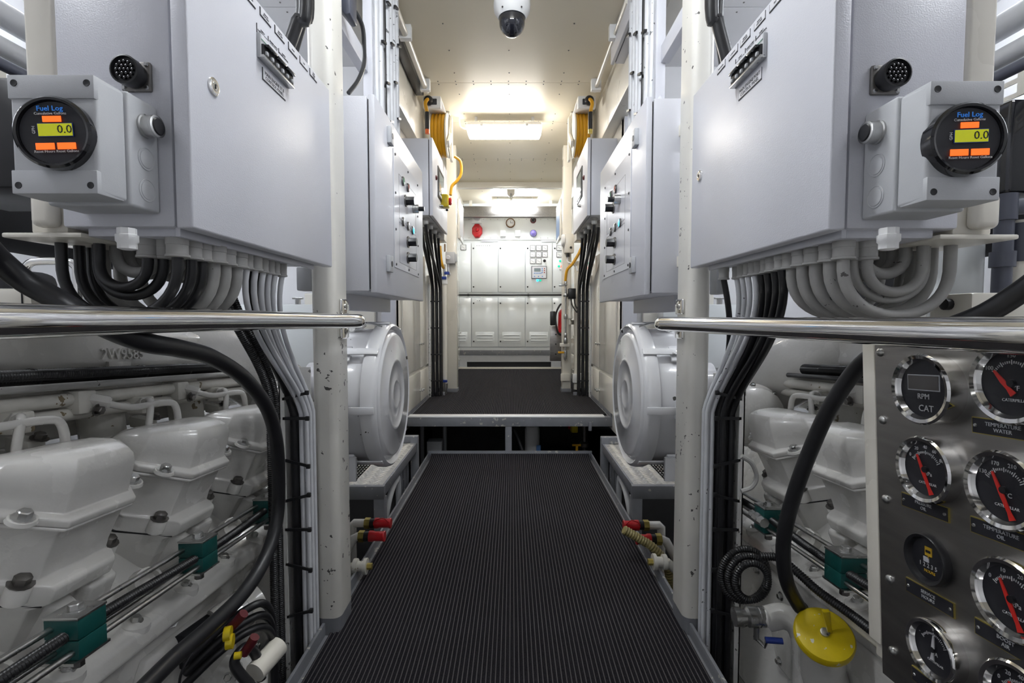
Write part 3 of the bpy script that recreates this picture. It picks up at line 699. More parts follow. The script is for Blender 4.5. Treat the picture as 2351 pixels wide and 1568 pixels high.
# ================================================================== TOP CORNER BOX ON THE PORT SIDE
xb = 0.60
a = hit(1402, 150, X=xb); b2 = hit(1458, 60, X=xb)
t = thing('wall_box', 'pale grey wall box hung under the ceiling on the PORT panel side', 'wall box', (xb, a.y, a.z))
MB().bx(xb, xb + 0.02, b2.y, a.y, a.z, CZ - 0.005).build('door', 'cabinet', t, bev=0.004)
MB().bx(xb + 0.026, xb + 0.095, b2.y + 0.004, a.y - 0.004, a.z + 0.006, CZ).build('body', 'cabinet', t, bev=0.003)
MB().bx(xb + 0.019, xb + 0.027, b2.y + 0.012, a.y - 0.012, a.z + 0.014, CZ - 0.01).build('gasket', 'black', t)
# ================================================================== SCREEN BOXES ON THE CORRIDOR WALLS
SBX = {}
for s in (-1, 1):
    xd = -0.575 if s < 0 else 0.545
    xw = XL if s < 0 else XR
    yn = 3.62
    zt_, zb_ = hit(970, 317, Y=yn).z, hit(970, 494, Y=yn).z
    yf = 4.42
    SBX[s] = (xd, yn, yf, zb_, zt_)
    t = thing('screen_box', 'wall cabinet with a small screen below the hose reel %s' % SIDE[s], 'cabinet', (xd + s * .1, (yn + yf) / 2, zb_))
    MB().bx(*sorted((xd + s * 0.03, xw)), yn, yf, zb_, zt_).build('body', 'cabinet', t, bev=0.004)
    MB().bx(*sorted((xd + s * 0.022, xd + s * 0.032)), yn + .008, yf - .008, zb_ + .008, zt_ - .008).build('gasket', 'black', t)
    d = MB().bx(*sorted((xd, xd + s * 0.024)), yn - 0.004, yf + .004, zb_ - .004, zt_ + .004).build('door', 'cabinet', t, bev=0.004)
    zc = zt_ - 0.24
    sc_ = MB().bx(*sorted((xd, xd - s * 0.006)), yn + 0.24, yn + 0.56, zc - 0.12, zc + 0.12).build('screen_frame', 'black', d, bev=0.003)
    MB().bx(*sorted((xd - s * 0.006, xd - s * 0.007)), yn + 0.29, yn + 0.51, zc - 0.06, zc + 0.09).build('screen', 'screen', sc_)
    for i in range(6):
        MB().bx(*sorted((xd - s * 0.006, xd - s * 0.009)), yn + 0.275 + 0.042 * i, yn + 0.305 + 0.042 * i, zc - 0.10, zc - 0.08).build('key', 'label', sc_)
    MB().lathe([(0.018, 0), (0.018, 0.006), (0.012, 0.012)], (xd, yn + 0.15, zc + 0.0), (-s, 0, 0), 14).build('button', 'darkred', d)
    MB().lathe([(0.012, 0), (0.012, 0.01), (0.006, 0.03)], (xd, yn + 0.33, zc - 0.17), (-s, 0, 0), 12).build('door_lock', 'steel', d)
    # emergency stop
    ye = yn + 0.46; ze = hit(1028, 472, X=xd - s * .03).z
    e = MB().loft([[V((xd - s * dx, ye + a_ * r_, ze + b_ * r_)) for a_, b_ in ((-1, -1), (1, -1), (1, 1), (-1, 1))] for dx, r_ in ((0, .05), (.05, .05), (.06, .042))]).build('emergency_stop', 'yellow', d, bev=0.006, label='yellow emergency stop guard')
    MB().lathe([(0.03, 0.03), (0.03, 0.075), (0.02, 0.082)], (xd, ye, ze), (-s, 0, 0), 18).build('push_button', 'red', e)
    for i, (dy_, m_) in enumerate(((0.60, 'greenled'), (0.66, 'redlens'), (0.72, 'black'))):
        MB().lathe([(0.013, 0), (0.013, 0.012), (0.008, 0.02)], (xd, yn + dy_, ze + 0.05 - 0.03 * i), (-s, 0, 0), 12).build('button', m_, d)
    # lower back panel carrying the box, with notices
    lp = MB().bx(*sorted((xd + s * .03, xw)), yf + .01, 4.62, zb_ - 0.05, zt_ - 0.25).build('side_panel', 'cream', t, bev=0.003)
    MB().bx(*sorted((xd + s * .03, xd + s * .028)), yf + .05, 4.60, zb_ + .02, zb_ + .22).build('notice', 'signblue', lp)
    # glands and black cables dropping to the wall bundle
    for i in range(7):
        yg = yn + 0.10 + 0.105 * i; xg = xd + s * (0.07 + 0.05 * (i % 2))
        MB().lathe([(0.026, 0), (0.026, 0.02), (0.022, 0.022), (0.020, 0.045), (0.012, 0.05)], (xg, yg, zb_), (0, 0, -1), 10).build('cable_gland', 'gland', t)
        dw, ye_ = ((.122, 4.655), (.050, 4.655), (.086, 4.655), (.050, 4.690), (.122, 4.690), (.086, 4.690), (.122, 4.725))[i]
        pts = route((xg, yg), (xw - s * dw, ye_), zb_ - .045, zb_ - .50, DECK + .012)
        MB().tube(pts, 0.0125, 10).build('cable', 'rubber', None, 'black cable dropping from the screen cabinet to the deck %s' % SIDE[s], 'cable', 'black cables under the screen cabinet %s' % SIDE[s])
    tr = thing('cable_tray', 'narrow white cable tray up the corridor wall %s' % SIDE[s], 'cable tray', (xw, 4.62, DECK))
    MB().bx(*sorted((xw - s * .015, xw - s * .034)), 4.615, 4.63, DECK, zb_ - 0.35).build('flange', 'trayw', tr, bev=0.002)
    MB().bx(*sorted((xw - s * .014, xw - s * .020)), 4.615, 4.74, DECK, zb_ - 0.35).build('back', 'trayw', tr)
    for z in (0.45, 0.7, 0.95, 1.2): MB().bx(*sorted((xw - s * .022, xw - s * .140)), 4.630, 4.637, z, z + 0.012).build('cable_tie', 'black', tr)
# ================================================================== HOSE REELS
for s in (-1, 1):
    xo = -0.66 if s < 0 else 0.63
    xi = -0.535 if s < 0 else 0.505
    yc, zc, R_ = 4.16, EYE + 1.508, 0.178
    t = thing('hose_reel', 'white hose reel with yellow hose under the ceiling %s' % SIDE[s], 'hose reel', (xi, yc, zc - R_))
    for x, rr in ((xi, R_), (xo, R_)):
        MB().lathe([(0.03, -.006), (rr * 0.6, -.010), (rr * .97, -.004), (rr, .004), (rr * .97, .010), (rr * .6, .002), (0.03, .002)], (x, yc, zc), (1, 0, 0), 36).build('flange_disc', 'cream', t)
    MB().cyl((xo, yc, zc), (xi, yc, zc), 0.10, n=20).build('drum', 'cream', t)
    c_ = MB()
    for k in range(4):
        x = xo + (xi - xo) * (0.16 + 0.225 * k)
        for rr in (0.112, 0.138, 0.158):
            c_.tube([(x, yc + rr * math.cos(a), zc + rr * math.sin(a)) for a in [i * math.pi / 14 for i in range(29)]], 0.0155, 6)
    c_.build('coiled_hose', 'yellowhose', t, label='coiled yellow hose')
    # mounting frame, roller head and hose stop
    MB().bx(*sorted((xi - s * .015, xi - s * .035)), yc + .02, yc + .09, zc - .19, zc + .17).build('arm', 'cream', t, bev=0.004)
    MB().obx((xi - s * .025, yc - .05, zc - .05), (0.02, 0, 0), (0, .20, .14), (0, -.03, .045)).build('arm', 'cream', t, bev=0.003)
    MB().bx(min(xo, xi) - .02, max(xo, xi) + .02, yc - .02, yc + .05, zc + .176, CZ).build('mount', 'cream', t, bev=0.004)
    zr = zc + 0.115
    MB().bx(min(xo, xi) - .01, max(xo, xi) - .0, yc - .38, yc - .34, zr - .045, zr + .045).build('roller_head', 'whitep', t, bev=0.008)
    MB().bx(min(xo, xi) - .01, max(xo, xi) - .0, yc - .34, yc + .0, zr + .03, zr + .042).build('roller_arm', 'whitep', t, bev=0.003)
    MB().bx(min(xo, xi) + .025, max(xo, xi) - .03, yc - .385, yc - .345, zr - .022, zr + .022).build('guide', 'ink', t, bev=0.004)
    xh = xo + (xi - xo) * (0.28 if s < 0 else 0.42)
    ball = [(0.036 * math.sin(a), -0.036 * math.cos(a)) for a in [i * math.pi / 10 for i in range(11)]]
    MB().lathe(ball, (xh, yc - .40, zr), (0, -1, 0), 16).build('hose_stop', 'rubber', t, label='black rubber stop ball')
    pts = [(xh, yc - .36, zr), (xh, yc - .43, zr - .005), (xh - s * -.012, yc - .465, zr - .05), (xh, yc - .46, zr - .12), (xh, yc - .46, zr - .26)]
    MB().tube(spline(pts, 6), 0.013, 10).build('hose_end', 'yellowhose', t)
    MB().cyl((xh, yc - .46, zr - .11), (xh, yc - .46, zr - .235), 0.017).build('grip', 'rubber', t)
    MB().cyl((xh, yc - .46, zr - .235), (xh, yc - .46, zr - .265), 0.016).build('coupling', 'orange' if s < 0 else 'brass', t)
    if s < 0:
        pts = [(xi + .04, yc + .14, zc - .12), (xi + .09, yc + .16, zc - .16), (xi + .095, yc + .16, zc - .26), (xi + .06, yc + .14, zc - .33), (xi + .02, yc + .12, zc - .38), (xi + .01, yc + .10, zc - .46)]
        MB().tube(spline(pts, 6), 0.013, 8).build('feed_hose', 'yellowhose', t)
# ================================================================== AIR FILTER DRUMS
def drum(s):
    xf = -0.49 if s < 0 else 0.483
    a, b2 = (hit(862, 903, X=xf), hit(941, 903, X=xf)) if s < 0 else (hit(1482, 900, X=xf), hit(1405, 900, X=xf))
    yc = (a.y + b2.y) / 2; Rr = (b2.y - a.y) / 2
    zt_ = hit(905 if s < 0 else 1445, 740, Y=yc).z; zb_ = hit(905 if s < 0 else 1445, 1066, Y=yc).z
    Rr = (Rr + (zt_ - zb_) / 2) / 2; zc = (zt_ + zb_) / 2
    t = thing('air_filter_drum', 'large white air filter drum with ringed lid %s' % SIDE[s], 'air filter', (xf + s * .2, yc, zc - Rr))
    ax = (-s, 0, 0); o = (xf, yc, zc)
    MB().lathe([(Rr * .93, -.06), (Rr * .985, -.058), (Rr, -.045), (Rr * 1.0, -.02), (Rr * .985, -.006), (Rr * .955, .0), (Rr * .93, -.004), (Rr * .905, -.016), (Rr * .88, -.016), (Rr * .865, -.006), (Rr * .84, .002), (Rr * .82, .003), (Rr * .51, .004), (Rr * .495, .0075), (Rr * .475, .0085), (Rr * .455, .0075), (Rr * .44, .004),
                (Rr * .225, .004), (Rr * .205, .0065), (Rr * .185, .0065), (Rr * .165, .004), (0.001, .003)], o, ax, 64, cap0=True).build('lid', 'drum', t, ang=50)
    MB().lathe([(Rr * .5, -.235), (Rr * .9, -.225), (Rr * .92, -.21), (Rr * .92, -.03)], o, ax, 48).build('body', 'drum', t)
    # spring latches around the rim
    for k, ang in enumerate((100, 183, 232, 20, -40, 60, 140)):
        a_ = math.radians(ang); r_ = Rr * .92
        dy, dz = math.cos(a_), math.sin(a_)
        if s > 0: pass
        tn = V((0, -dz, dy)); rd = V((0, dy, dz)); c_ = V((xf, yc, zc)) + rd * r_
        lt = MB().obx(c_ + X * s * .135 + rd * .012, (0.05, 0, 0), tn * .07, rd * .012).build('latch_base', 'drum', t, bev=0.005)
        w = MB(); pth = [c_ + X * s * .16 + tn * .03 + rd * .02, c_ + X * s * .09 + tn * .03 + rd * .034, c_ + X * s * .02 + tn * .03 + rd * .034, c_ + X * s * .015 - tn * .03 + rd * .034, c_ + X * s * .09 - tn * .03 + rd * .034, c_ + X * s * .16 - tn * .03 + rd * .02]
        w.obx(c_ + X * s * .075 + rd * .028, (0.14, 0, 0), tn * .028, rd * .006); w.build('latch_strap', 'drum', lt, bev=0.002)
        MB().lathe([(0.012, 0), (0.012, .012), (.006, .014)], c_ + X * s * .14 + rd * .02, rd, 10).build('latch_bolt', 'steel', lt)
    # top clamp wire and gauge disc
    b_ = MB(); b_.tube(spline([V((xf + s * .02, yc - .12, zc + Rr * .955)), V((xf + s * .08, yc - .11, zc + Rr * 1.0)), V((xf + s * .14, yc - .10, zc + Rr * .95))], 6), 0.004, 6); b_.build('clamp_wire', 'steel', t)
    MB().lathe([(0.030, -.004), (0.032, .0), (0.030, .004)], (xf + s * .15, yc - .08, zc + Rr * .98), (0.2 * s, -1, .3), 20).build('service_indicator', 'steel', t)
    # expanded metal intake screen below
    m_ = MB(); z0 = zc - Rr * .91
    for i in range(17):
        y = yc - .20 + .025 * i
        m_.obx((xf + s * .20, y, z0 - .022), (0.20, 0, 0), (0, .004, 0), (0, 0, .003))
    for i in range(17):
        x = xf + s * (.10 + .0125 * i)
        m_.obx((x, yc, z0 - .022), (0.004, 0, 0), (0, .42, 0), (0, 0, .003))
    m_.build('intake_screen', 'darksteel', t, kind='stuff')
    for y in (yc - .21, yc + .21): MB().bx(*sorted((xf + s * .10, xf + s * .30)), y - .008, y + .008, z0 - .03, z0 + .06).build('screen_frame', 'drum', t)
    MB().cyl((xf + s * .23, yc + .08, zc + .04), (xf + s * .385, yc + .08, zc + .04), .085, n=28).build('duct_stub', 'drum', t)
    # stand to the engine side
    return yc
for s in (-1, 1): drum(s)
# ================================================================== TREAD STEPS
for s in (-1, 1):
    xa = -0.652 if s < 0 else 0.622
    A = hit(881, 1117, X=xa) if s < 0 else hit(1452, 1118, X=xa)
    B = hit(957, 1017, X=xa) if s < 0 else hit(1383, 1018, X=xa)
    y0, y1, zt_ = A.y, B.y, (A.z + B.z) / 2
    xo = xa + s * 0.36
    t = thing('tread_step', 'checker plate step below the filter drum %s' % SIDE[s], 'step', ((xa + xo) / 2, (y0 + y1) / 2, -0.74))
    pl = MB().bx(*sorted((xa + s * .012, xo)), y0 + .01, y1, zt_ - .006, zt_).build('tread', 'treadplate', t)
    lz = MB(); P_ = 0.042; row = 0
    y = y0 + .03
    while y < y1 - .02:
        i = 0; x = .03 + (P_ / 2 if row % 2 else 0)
        while x < .34:
            d = V((s * .0125, .0125, 0)) if (i + row) % 2 == 0 else V((s * .0125, -.0125, 0))
            w = V((-d.y, d.x, 0)).normalized() * .0042; c_ = V((xa + s * x, y, zt_))
            lz.add([c_ - d, c_ - w, c_ + d, c_ + w, c_ - d * .6 + Z * .0025, c_ - w * .3 + Z * .003, c_ + d * .6 + Z * .0025, c_ + w * .3 + Z * .003],
                   [(4, 5, 6, 7), (0, 1, 5, 4), (1, 2, 6, 5), (2, 3, 7, 6), (3, 0, 4, 7)])
            x += P_ / 1.35; i += 1
        y += P_ / 1.9; row += 1
    lz.build('tread_pattern', 'treadplate', t, kind='stuff')
    MB().bx(*sorted((xa, xa + s * .012)), y0, y1, zt_ - .055, zt_ + .002).build('side_rail', 'deckgrey', t, bev=0.002)
    MB().bx(*sorted((xo, xo - s * .03)), y0, y1, zt_ - .05, zt_ + .012).build('side_rail', 'deckgrey', t, bev=0.002)
    MB().bx(*sorted((xa - s * .004, xo)), y0 - .012, y0 + .02, zt_ - .065, zt_ + .004).build('front_rail', 'deckgrey', t, bev=0.003)
    MB().bx(*sorted((xa - s * .004, xa + s * .05)), y0 - .012, y0 + .05, -.74, zt_ - .06).build('leg', 'deckgrey', t, bev=0.004)
    MB().bx(*sorted((xo - s * .05, xo)), y0 - .012, y0 + .05, -.74, zt_ - .06).build('leg', 'deckgrey', t, bev=0.004)
    MB().bx(*sorted((xa - s * .006, xa + s * .045)), y1 - .001, y1 + .049, -.74, zt_ + .0435).build('leg', 'deckgrey', t, bev=0.004)
    MB().bx(*sorted((xa - s * .005, xo)), y1, y1 + .05, zt_ - .0, zt_ + .045).build('back_rail', 'deckgrey', t, bev=0.004)
    # grab bar and pipes beside the walkway
    xx = xa - s * .0
    pts = [(xx + s * .028, y0 + .085, zt_ - .27), (xx + s * .024, y0 + .22, zt_ - .13), (xx + s * .024, y0 + .36, zt_ - .095), (xx + s * .024, y0 + .42, zt_ - .17), (xx + s * .024, y0 + .43, -.73)]
    MB().tube(spline(pts, 7), .017, 10).build('bent_pipe', 'boxgrey', None, 'bent grey pipe under the checker plate step %s' % SIDE[s], 'pipe')
    for k in range(3):
        yk = y0 + .52 + .09 * k
        MB().tube(spline([(xx + s * .035, yk, zt_ - .008), (xx + s * .035, yk + .01, zt_ - .2), (xx + s * .05, yk + .03, -.2), (xx + s * .05, yk, -.73)], 6), .012, 8).build('vertical_pipe', 'deckgrey', None, 'thin grey pipe behind the step frame %s' % SIDE[s], 'pipe', 'grey pipes behind the step frame %s' % SIDE[s])
# ================================================================== RED CAPPED COUPLINGS
for s in (-1, 1):
    yq = 2.22
    rows = (((898, 863, 850, 823), 1201), ((884, 850, 836, 842), 1231)) if s < 0 else (((1431, 1464, 1480, 1502), 1206), ((1460, 1492, 1510, 1508), 1238))
    for k, (xs, py) in enumerate(rows):
        yk = yq - 0.09 * k
        c0, c1, c2, c3 = (hit(x, py, Y=yk) for x in xs)
        t = thing('hose_coupling', ('upper' if k == 0 else 'lower') + ' red-capped hose coupling over the walkway kerb %s' % SIDE[s], 'coupling', c1)
        L0 = abs(c1.x - c0.x)
        MB().lathe([(0.022, 0), (0.024, .004), (0.021, .010), (0.0205, L0 * .7), (0.024, L0 * .85), (0.024, L0 + .004)], (c0.x, yk, c0.z), (s, 0, 0), 18).build('cap', 'red', t, label='red rubber cap')
        MB().lathe([(0.021, 0), (0.021, .03)], (c1.x, yk, c0.z), (s, 0, 0), 16).build('sleeve', 'black', t)
        MB().lathe([(0.025, .026), (0.025, .05)], (c1.x, yk, c0.z), (s, 0, 0), 6).build('nut', 'brass', t)
        e = V((c1.x + s * .05, yk, c0.z))
        if k == 0: pts = [e, e + V((s * .05, 0, 0)), e + V((s * .058, 0, -.008)), e + V((s * .06, 0, -.07)), e + V((s * .06, .01, -.4))]
        else: pts = [e, e + V((s * .02, -.005, -.006)), e + V((s * .05, -.01, -.06)), e + V((s * .10, -.02, -.16)), e + V((s * .18, -.03, -.35))]
        MB().tube(pts, .019, 12).build('pipe', 'engine', t)
        if k == 0:
            MB().tube(spline([(c0.x + s * .008, yk - .02, c0.z + .012), (c0.x + s * .03, yk - .03, c0.z + .035), (c1.x, yk - .025, c0.z + .02), (c1.x + s * .005, yk - .022, c0.z)], 5), .0025, 6).build('strap', 'red', t)
    # valve stub and rung below
    v_ = hit(812, 1300, Y=1.95) if s < 0 else hit(1530, 1290, Y=1.95)
    t = thing('valve_stub', 'white painted valve stub under the couplings %s' % SIDE[s], 'valve', v_)
    MB().lathe([(0.03, 0), (0.03, .015), (.02, .017), (.02, .04), (.032, .042), (.032, .055)], v_, (-s, 0, 0), 12).build('body', 'engine2', t)
    MB().cyl(v_ - X * s * .05, v_ - X * s * .075, .013, n=6).build('stem', 'brass', t)
    MB().cyl(v_ + X * s * .0, v_ + X * s * .12 - Z * .1, .018).build('pipe', 'engine2', t)
MB().corr(spline([hit(1432, 1216, Y=2.05), hit(1470, 1238, Y=2.05), hit(1500, 1258, Y=2.045), hit(1532, 1300, Y=2.04), hit(1545, 1390, Y=2.05)], 8), .020, .012).build('ribbed_hose', 'clear_amber', None, 'amber ribbed hose beside the red-capped couplings', 'hose')
# ================================================================== UNDER THE RAISED DECK
c_ = hit(1222, 1020, Y=4.1)
t = thing('filter_cartridge', 'white filter cartridge under the raised deck', 'filter', (c_.x, 4.1, -.7))
MB().lathe([(0.06, -.72), (0.062, .02), (0.062, c_.z * 0 + .12), (0.05, .15)], (c_.x, 4.1, 0), Z, 24).build('body', 'whitep', t)
MB().lathe([(0.045, .14), (0.07, .15), (0.07, .19), (0.03, .2), (.03, .27)], (c_.x, 4.1, 0), Z, 20).build('head', 'darksteel', t)
q = hit(1237, 1030, Y=4.04); MB().bx(q.x - .02, q.x + .015, 4.034, 4.04, q.z - .03, q.z + .03).build('mark', 'signblue', t)
MB().tube(spline([hit(1178, 985, Y=3.9), hit(1190, 1010, Y=3.9), hit(1199, 1035, Y=3.88), hit(1203, 1060, Y=3.86), hit(1203, 1120, Y=3.86)], 6), .016, 10).build('hose', 'rubber', None, 'black hose in front of the white filter cartridge', 'hose')
a = hit(980, 1055, Y=4.0); b2 = hit(1014, 1014, Y=4.0)
t = thing('junction_box', 'pale grey junction box under the raised deck', 'junction box', (a.x, 4.05, a.z))
MB().bx(a.x, b2.x, 4.0, 4.12, a.z, b2.z).build('body', 'boxgrey', t, bev=.004)
MB().bx(a.x, a.x + .01, 3.99, 4.0, a.z + .01, a.z + .03).build('latch', 'black', t)
MB().cyl((a.x + .05, 4.06, -.74), (a.x + .05, 4.06, a.z), .02).build('conduit', 'boxgrey', t)
for px in (1021, 969):
    q = hit(px, 1010, Y=4.3); MB().cyl((q.x, 4.3, -.74), (q.x, 4.3, .24), .018).build('vertical_pipe', 'boxgrey', None, 'grey riser pipe under the raised deck', 'pipe', 'riser pipes under the raised deck')
t = thing('valve', 'steel valve with yellow handle under the raised deck', 'valve', hit(1340, 1040, Y=4.0))
q = hit(1342, 1000, Y=4.0); w = hit(1345, 1055, Y=4.0)
MB().lathe([(.02, -.3), (.02, 0), (.035, .01), (.035, .04), (.02, .05), (.02, .10), (.04, .11), (.04, .14), (.02, .15), (.02, .3)], (q.x, 4.0, w.z), Z, 14).build('body', 'darksteel', t)
q = hit(1325, 1022, Y=3.95); MB().bx(q.x - .04, q.x + .03, 3.945, 3.955, q.z - .008, q.z + .008).build('handle', 'yellowhose', t, bev=.002)
MB().bx(q.x - .012, q.x + .008, 3.945, 3.955, q.z - .07, q.z).build('handle', 'yellowhose', t, bev=.002)
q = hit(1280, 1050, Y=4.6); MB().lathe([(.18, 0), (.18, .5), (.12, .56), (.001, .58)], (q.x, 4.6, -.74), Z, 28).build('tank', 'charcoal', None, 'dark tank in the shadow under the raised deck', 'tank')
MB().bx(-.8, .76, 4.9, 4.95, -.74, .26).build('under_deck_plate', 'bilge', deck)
# ================================================================== STARBOARD PILLAR FITTINGS
a = hit(1023, 605, Y=4.86); b2 = hit(1044, 578, Y=4.86)
t = thing('isolator_box', 'small grey isolator box with a rotary knob on the corridor pillar', 'switch box', (a.x, 4.88, a.z))
MB().bx(a.x, b2.x, 4.86, 4.93, a.z, b2.z).build('body', 'boxgrey', t, bev=.006)
MB().lathe([(.022, 0), (.022, .012), (.018, .016)], ((a.x + b2.x) / 2 - .02, 4.86, (a.z + b2.z) / 2), (0, -1, 0), 16).build('knob', 'label', t)
MB().bx(b2.x, b2.x + .02, 4.875, 4.915, a.z + .02, b2.z - .02).build('hinge', 'boxgrey', t, bev=.003)
q = hit(1029, 606, Y=4.89)
MB().tube(spline([(q.x, 4.89, q.z), (q.x, 4.89, q.z - .05), (q.x + .004, 4.90, q.z - .08), (q.x + .01, 4.93, q.z - .10)], 6), .011, 8).build('conduit', 'cablewhite', t)
t = thing('riser_pipe', 'white riser pipe with blue handled valve beside the corridor pillar', 'pipe', hit(1017, 895, Y=4.86))
p0, p1 = hit(1020, 880, Y=4.86), hit(1020, 645, Y=4.86)
MB().cyl((p1.x, 4.86, p0.z), (p1.x, 4.86, p1.z), .026).build('pipe', 'wallwhite', t)
MB().lathe([(.034, 0), (.034, .06)], (p1.x, 4.86, p1.z - .03), Z, 16).build('collar', 'whitep', t)
MB().cyl((p1.x, 4.86, p1.z), (p1.x, 4.86, p1.z + .16), .013).build('nipple', 'steel', t)
MB().cyl((p1.x, 4.86, DECK), (p1.x, 4.86, p0.z), .02).build('foot', 'steel', t)
for py, dx in ((638, .0), (627, .03)):
    q = hit(1020, py, Y=4.83); MB().bx(q.x - .03 + dx, q.x + .02 + dx, 4.82, 4.845, q.z - .014, q.z + .014).build('valve_handle', 'bluep', t, bev=.003)
q = hit(1020, 875, Y=4.82); MB().bx(q.x - .04, q.x + .03, 4.81, 4.83, q.z - .012, q.z + .012).build('valve_handle', 'bluep', t, bev=.003)
MB().tube(spline([hit(1010, 565, Y=4.8), hit(1012, 590, Y=4.8), hit(1015, 608, Y=4.81), hit(1019, 616, Y=4.86)], 6), .014, 8).build('yellow_hose', 'yellowhose', None, 'short yellow hose above the blue handled valve', 'hose')
MB().bx(hit(1020, 580, Y=4.9).x, hit(1022, 580, Y=4.9).x + .004, 4.89, 4.9, hit(1020, 578, Y=4.9).z, hit(1020, 560, Y=4.9).z).build('copper_stub', 'rust', None, 'short copper stub above the isolator box', 'pipe')
# framed notices on the corridor pillars
for s in (-1, 1):
    xx = hit(1049, 500, Y=4.93).x + .012 if s < 0 else hit(1291, 500, Y=4.93).x - .012
    p0 = hit(1060 if s < 0 else 1283, 545, X=xx); p1 = hit(1060 if s < 0 else 1283, 460, X=xx)
    ya = 5.1; t = thing('framed_notice', 'framed notice hung beside the corridor pillar %s' % SIDE[s], 'notice', (xx, ya, 1.9))
    z0, z1 = hit(1052, 548, Y=5.1).z, hit(1052, 458, Y=5.1).z
    MB().bx(*sorted((xx, xx + s * .02)), 5.06, 5.50, z0, z1).build('frame', 'wallwhite', t, bev=.004)
    MB().bx(*sorted((xx, xx - s * .001)), 5.10, 5.46, z0 + .04, z1 - .04).build('sheet', 'signblue' if s > 0 else 'label', t)
    MB().bx(*sorted((xx + s * .018, xx + s * .10)), 5.0, 5.5, z0 + .1, z0 + .13).build('bracket', 'cream', t)
# ================================================================== PORT PILLAR FITTINGS
a = hit(1297, 580, Y=4.84); b2 = hit(1318, 536, Y=4.84)
t = thing('isolator_box', 'cream isolator box with a round side cover on the corridor pillar', 'switch box', (a.x, 4.88, a.z))
MB().bx(a.x, b2.x, 4.84, 4.929, a.z, b2.z).build('body', 'cream', t, bev=.006)
MB().lathe([(.06, 0), (.06, .02), (.05, .03)], (a.x, 4.885, (a.z + b2.z) / 2 + .03), (-1, 0, 0), 24).build('round_cover', 'whitep', t)
MB().lathe([(.012, 0), (.01, .006)], (b2.x - .03, 4.84, a.z + .05), (0, -1, 0), 12).build('lock', 'ink', t)
q = hit(1304, 583, Y=4.88); MB().cyl((q.x, 4.88, q.z - .03), (q.x, 4.88, q.z + .02), .018).build('gland', 'black', t)
MB().tube(spline([(q.x, 4.88, q.z - .02), (q.x, 4.87, q.z - .08), hit(1314, 606, Y=4.84), hit(1322, 612, Y=4.83), hit(1326, 622, Y=4.82)], 6), .008, 8).build('cable', 'cablewhite', t)
MB().tube(spline([hit(1341, 555, Y=4.8), hit(1330, 580, Y=4.8), hit(1315, 605, Y=4.82), hit(1302, 620, Y=4.84), hit(1298, 645, Y=4.86)], 6), .014, 8).build('yellow_hose', 'yellowhose', None, 'yellow hose curving down to the air line beside the cream isolator box', 'hose')
t = thing('air_line', 'steel air line with valves up the corridor pillar', 'pipe', hit(1298, 830, Y=4.87))
xq = hit(1298.5, 740, Y=4.87).x
ztop, zbt = hit(1298, 645, Y=4.87).z, hit(1298, 828, Y=4.87).z
MB().cyl((xq, 4.87, zbt), (xq, 4.87, ztop), .010).build('pipe', 'steel', t)
for py, r_, h_ in ((650, .018, .05), (678, .026, .03), (727, .020, .05), (770, .018, .05), (782, .024, .06), (815, .020, .09)):
    z = hit(1298, py, Y=4.87).z; MB().lathe([(r_ * .8, -h_ / 2), (r_, -h_ / 4), (r_, h_ / 4), (r_ * .8, h_ / 2)], (xq, 4.87, z), Z, 10).build('fitting', 'steel', t)
q = hit(1288, 809, Y=4.84); MB().bx(q.x - .03, q.x + .03, 4.83, 4.84, q.z - .01, q.z + .01).build('handle', 'yellowhose', t, bev=.002)
q = hit(1290, 655, Y=4.84); MB().bx(q.x - .03, q.x + .03, 4.83, 4.84, q.z - .01, q.z + .01).build('handle', 'steel', t, bev=.002)
q = hit(1300, 792, Y=4.87); MB().bx(q.x - .06, q.x + .03, 4.86, 4.929, q.z - .016, q.z + .016).build('pipe_clamp', 'cream', t, bev=.003)
q = hit(1312, 740, Y=4.87)
t = thing('pressure_switch', 'black pressure switch on a white fitting stack beside the air line', 'switch', q)
a = hit(1305, 686, Y=4.83); b2 = hit(1322, 662, Y=4.83)
MB().bx(a.x, b2.x, 4.82, 4.90, a.z, b2.z).build('housing', 'black', t, bev=.006)
xs_ = hit(1309, 720, Y=4.87).x
MB().lathe([(.014, hit(1309, 745, Y=4.87).z), (.014, hit(1309, 733, Y=4.87).z), (.022, hit(1309, 731, Y=4.87).z), (.022, hit(1309, 722, Y=4.87).z), (.018, hit(1309, 720, Y=4.87).z), (.022, hit(1309, 705, Y=4.87).z), (.014, hit(1309, 700, Y=4.87).z), (.014, a.z)], (xs_, 4.87, 0), Z, 12).build('fitting', 'engine2', t)
for k in range(2):
    MB().tube(spline([(a.x + .03 + .03 * k, 4.86, a.z + .01), (a.x + .04 + .03 * k, 4.85, a.z - .06), (a.x + .08 + .03 * k, 4.82, a.z - .13), hit(1326, 712 - 8 * k, Y=4.80)], 6), .006, 6).build('lead', 'rubber', t)
p0 = hit(1324, 870, Y=4.95); p1 = hit(1324, 600, Y=4.95)
t = thing('riser_pipe', 'cream riser pipe between the corridor pillar and the black cable bundle', 'pipe', (p0.x, 4.95, DECK))
MB().cyl((p0.x, 4.95, DECK + .03), (p0.x, 4.95, p1.z), .03).build('pipe', 'cream', t)
MB().bx(p0.x - .045, p0.x + .06, 4.90, 5.0, DECK + .10, DECK + .19).build('base_block', 'whitep', t, bev=.006)
MB().bx(hit(1292, 0, Y=4.9).x, hit(1313, 0, Y=4.9).x, 4.90, 4.93, DECK + .12, DECK + .19).build('bolted_clamp', 'cream', None, 'bolted clamp block around the corridor pillar foot', 'clamp', bev=.003)
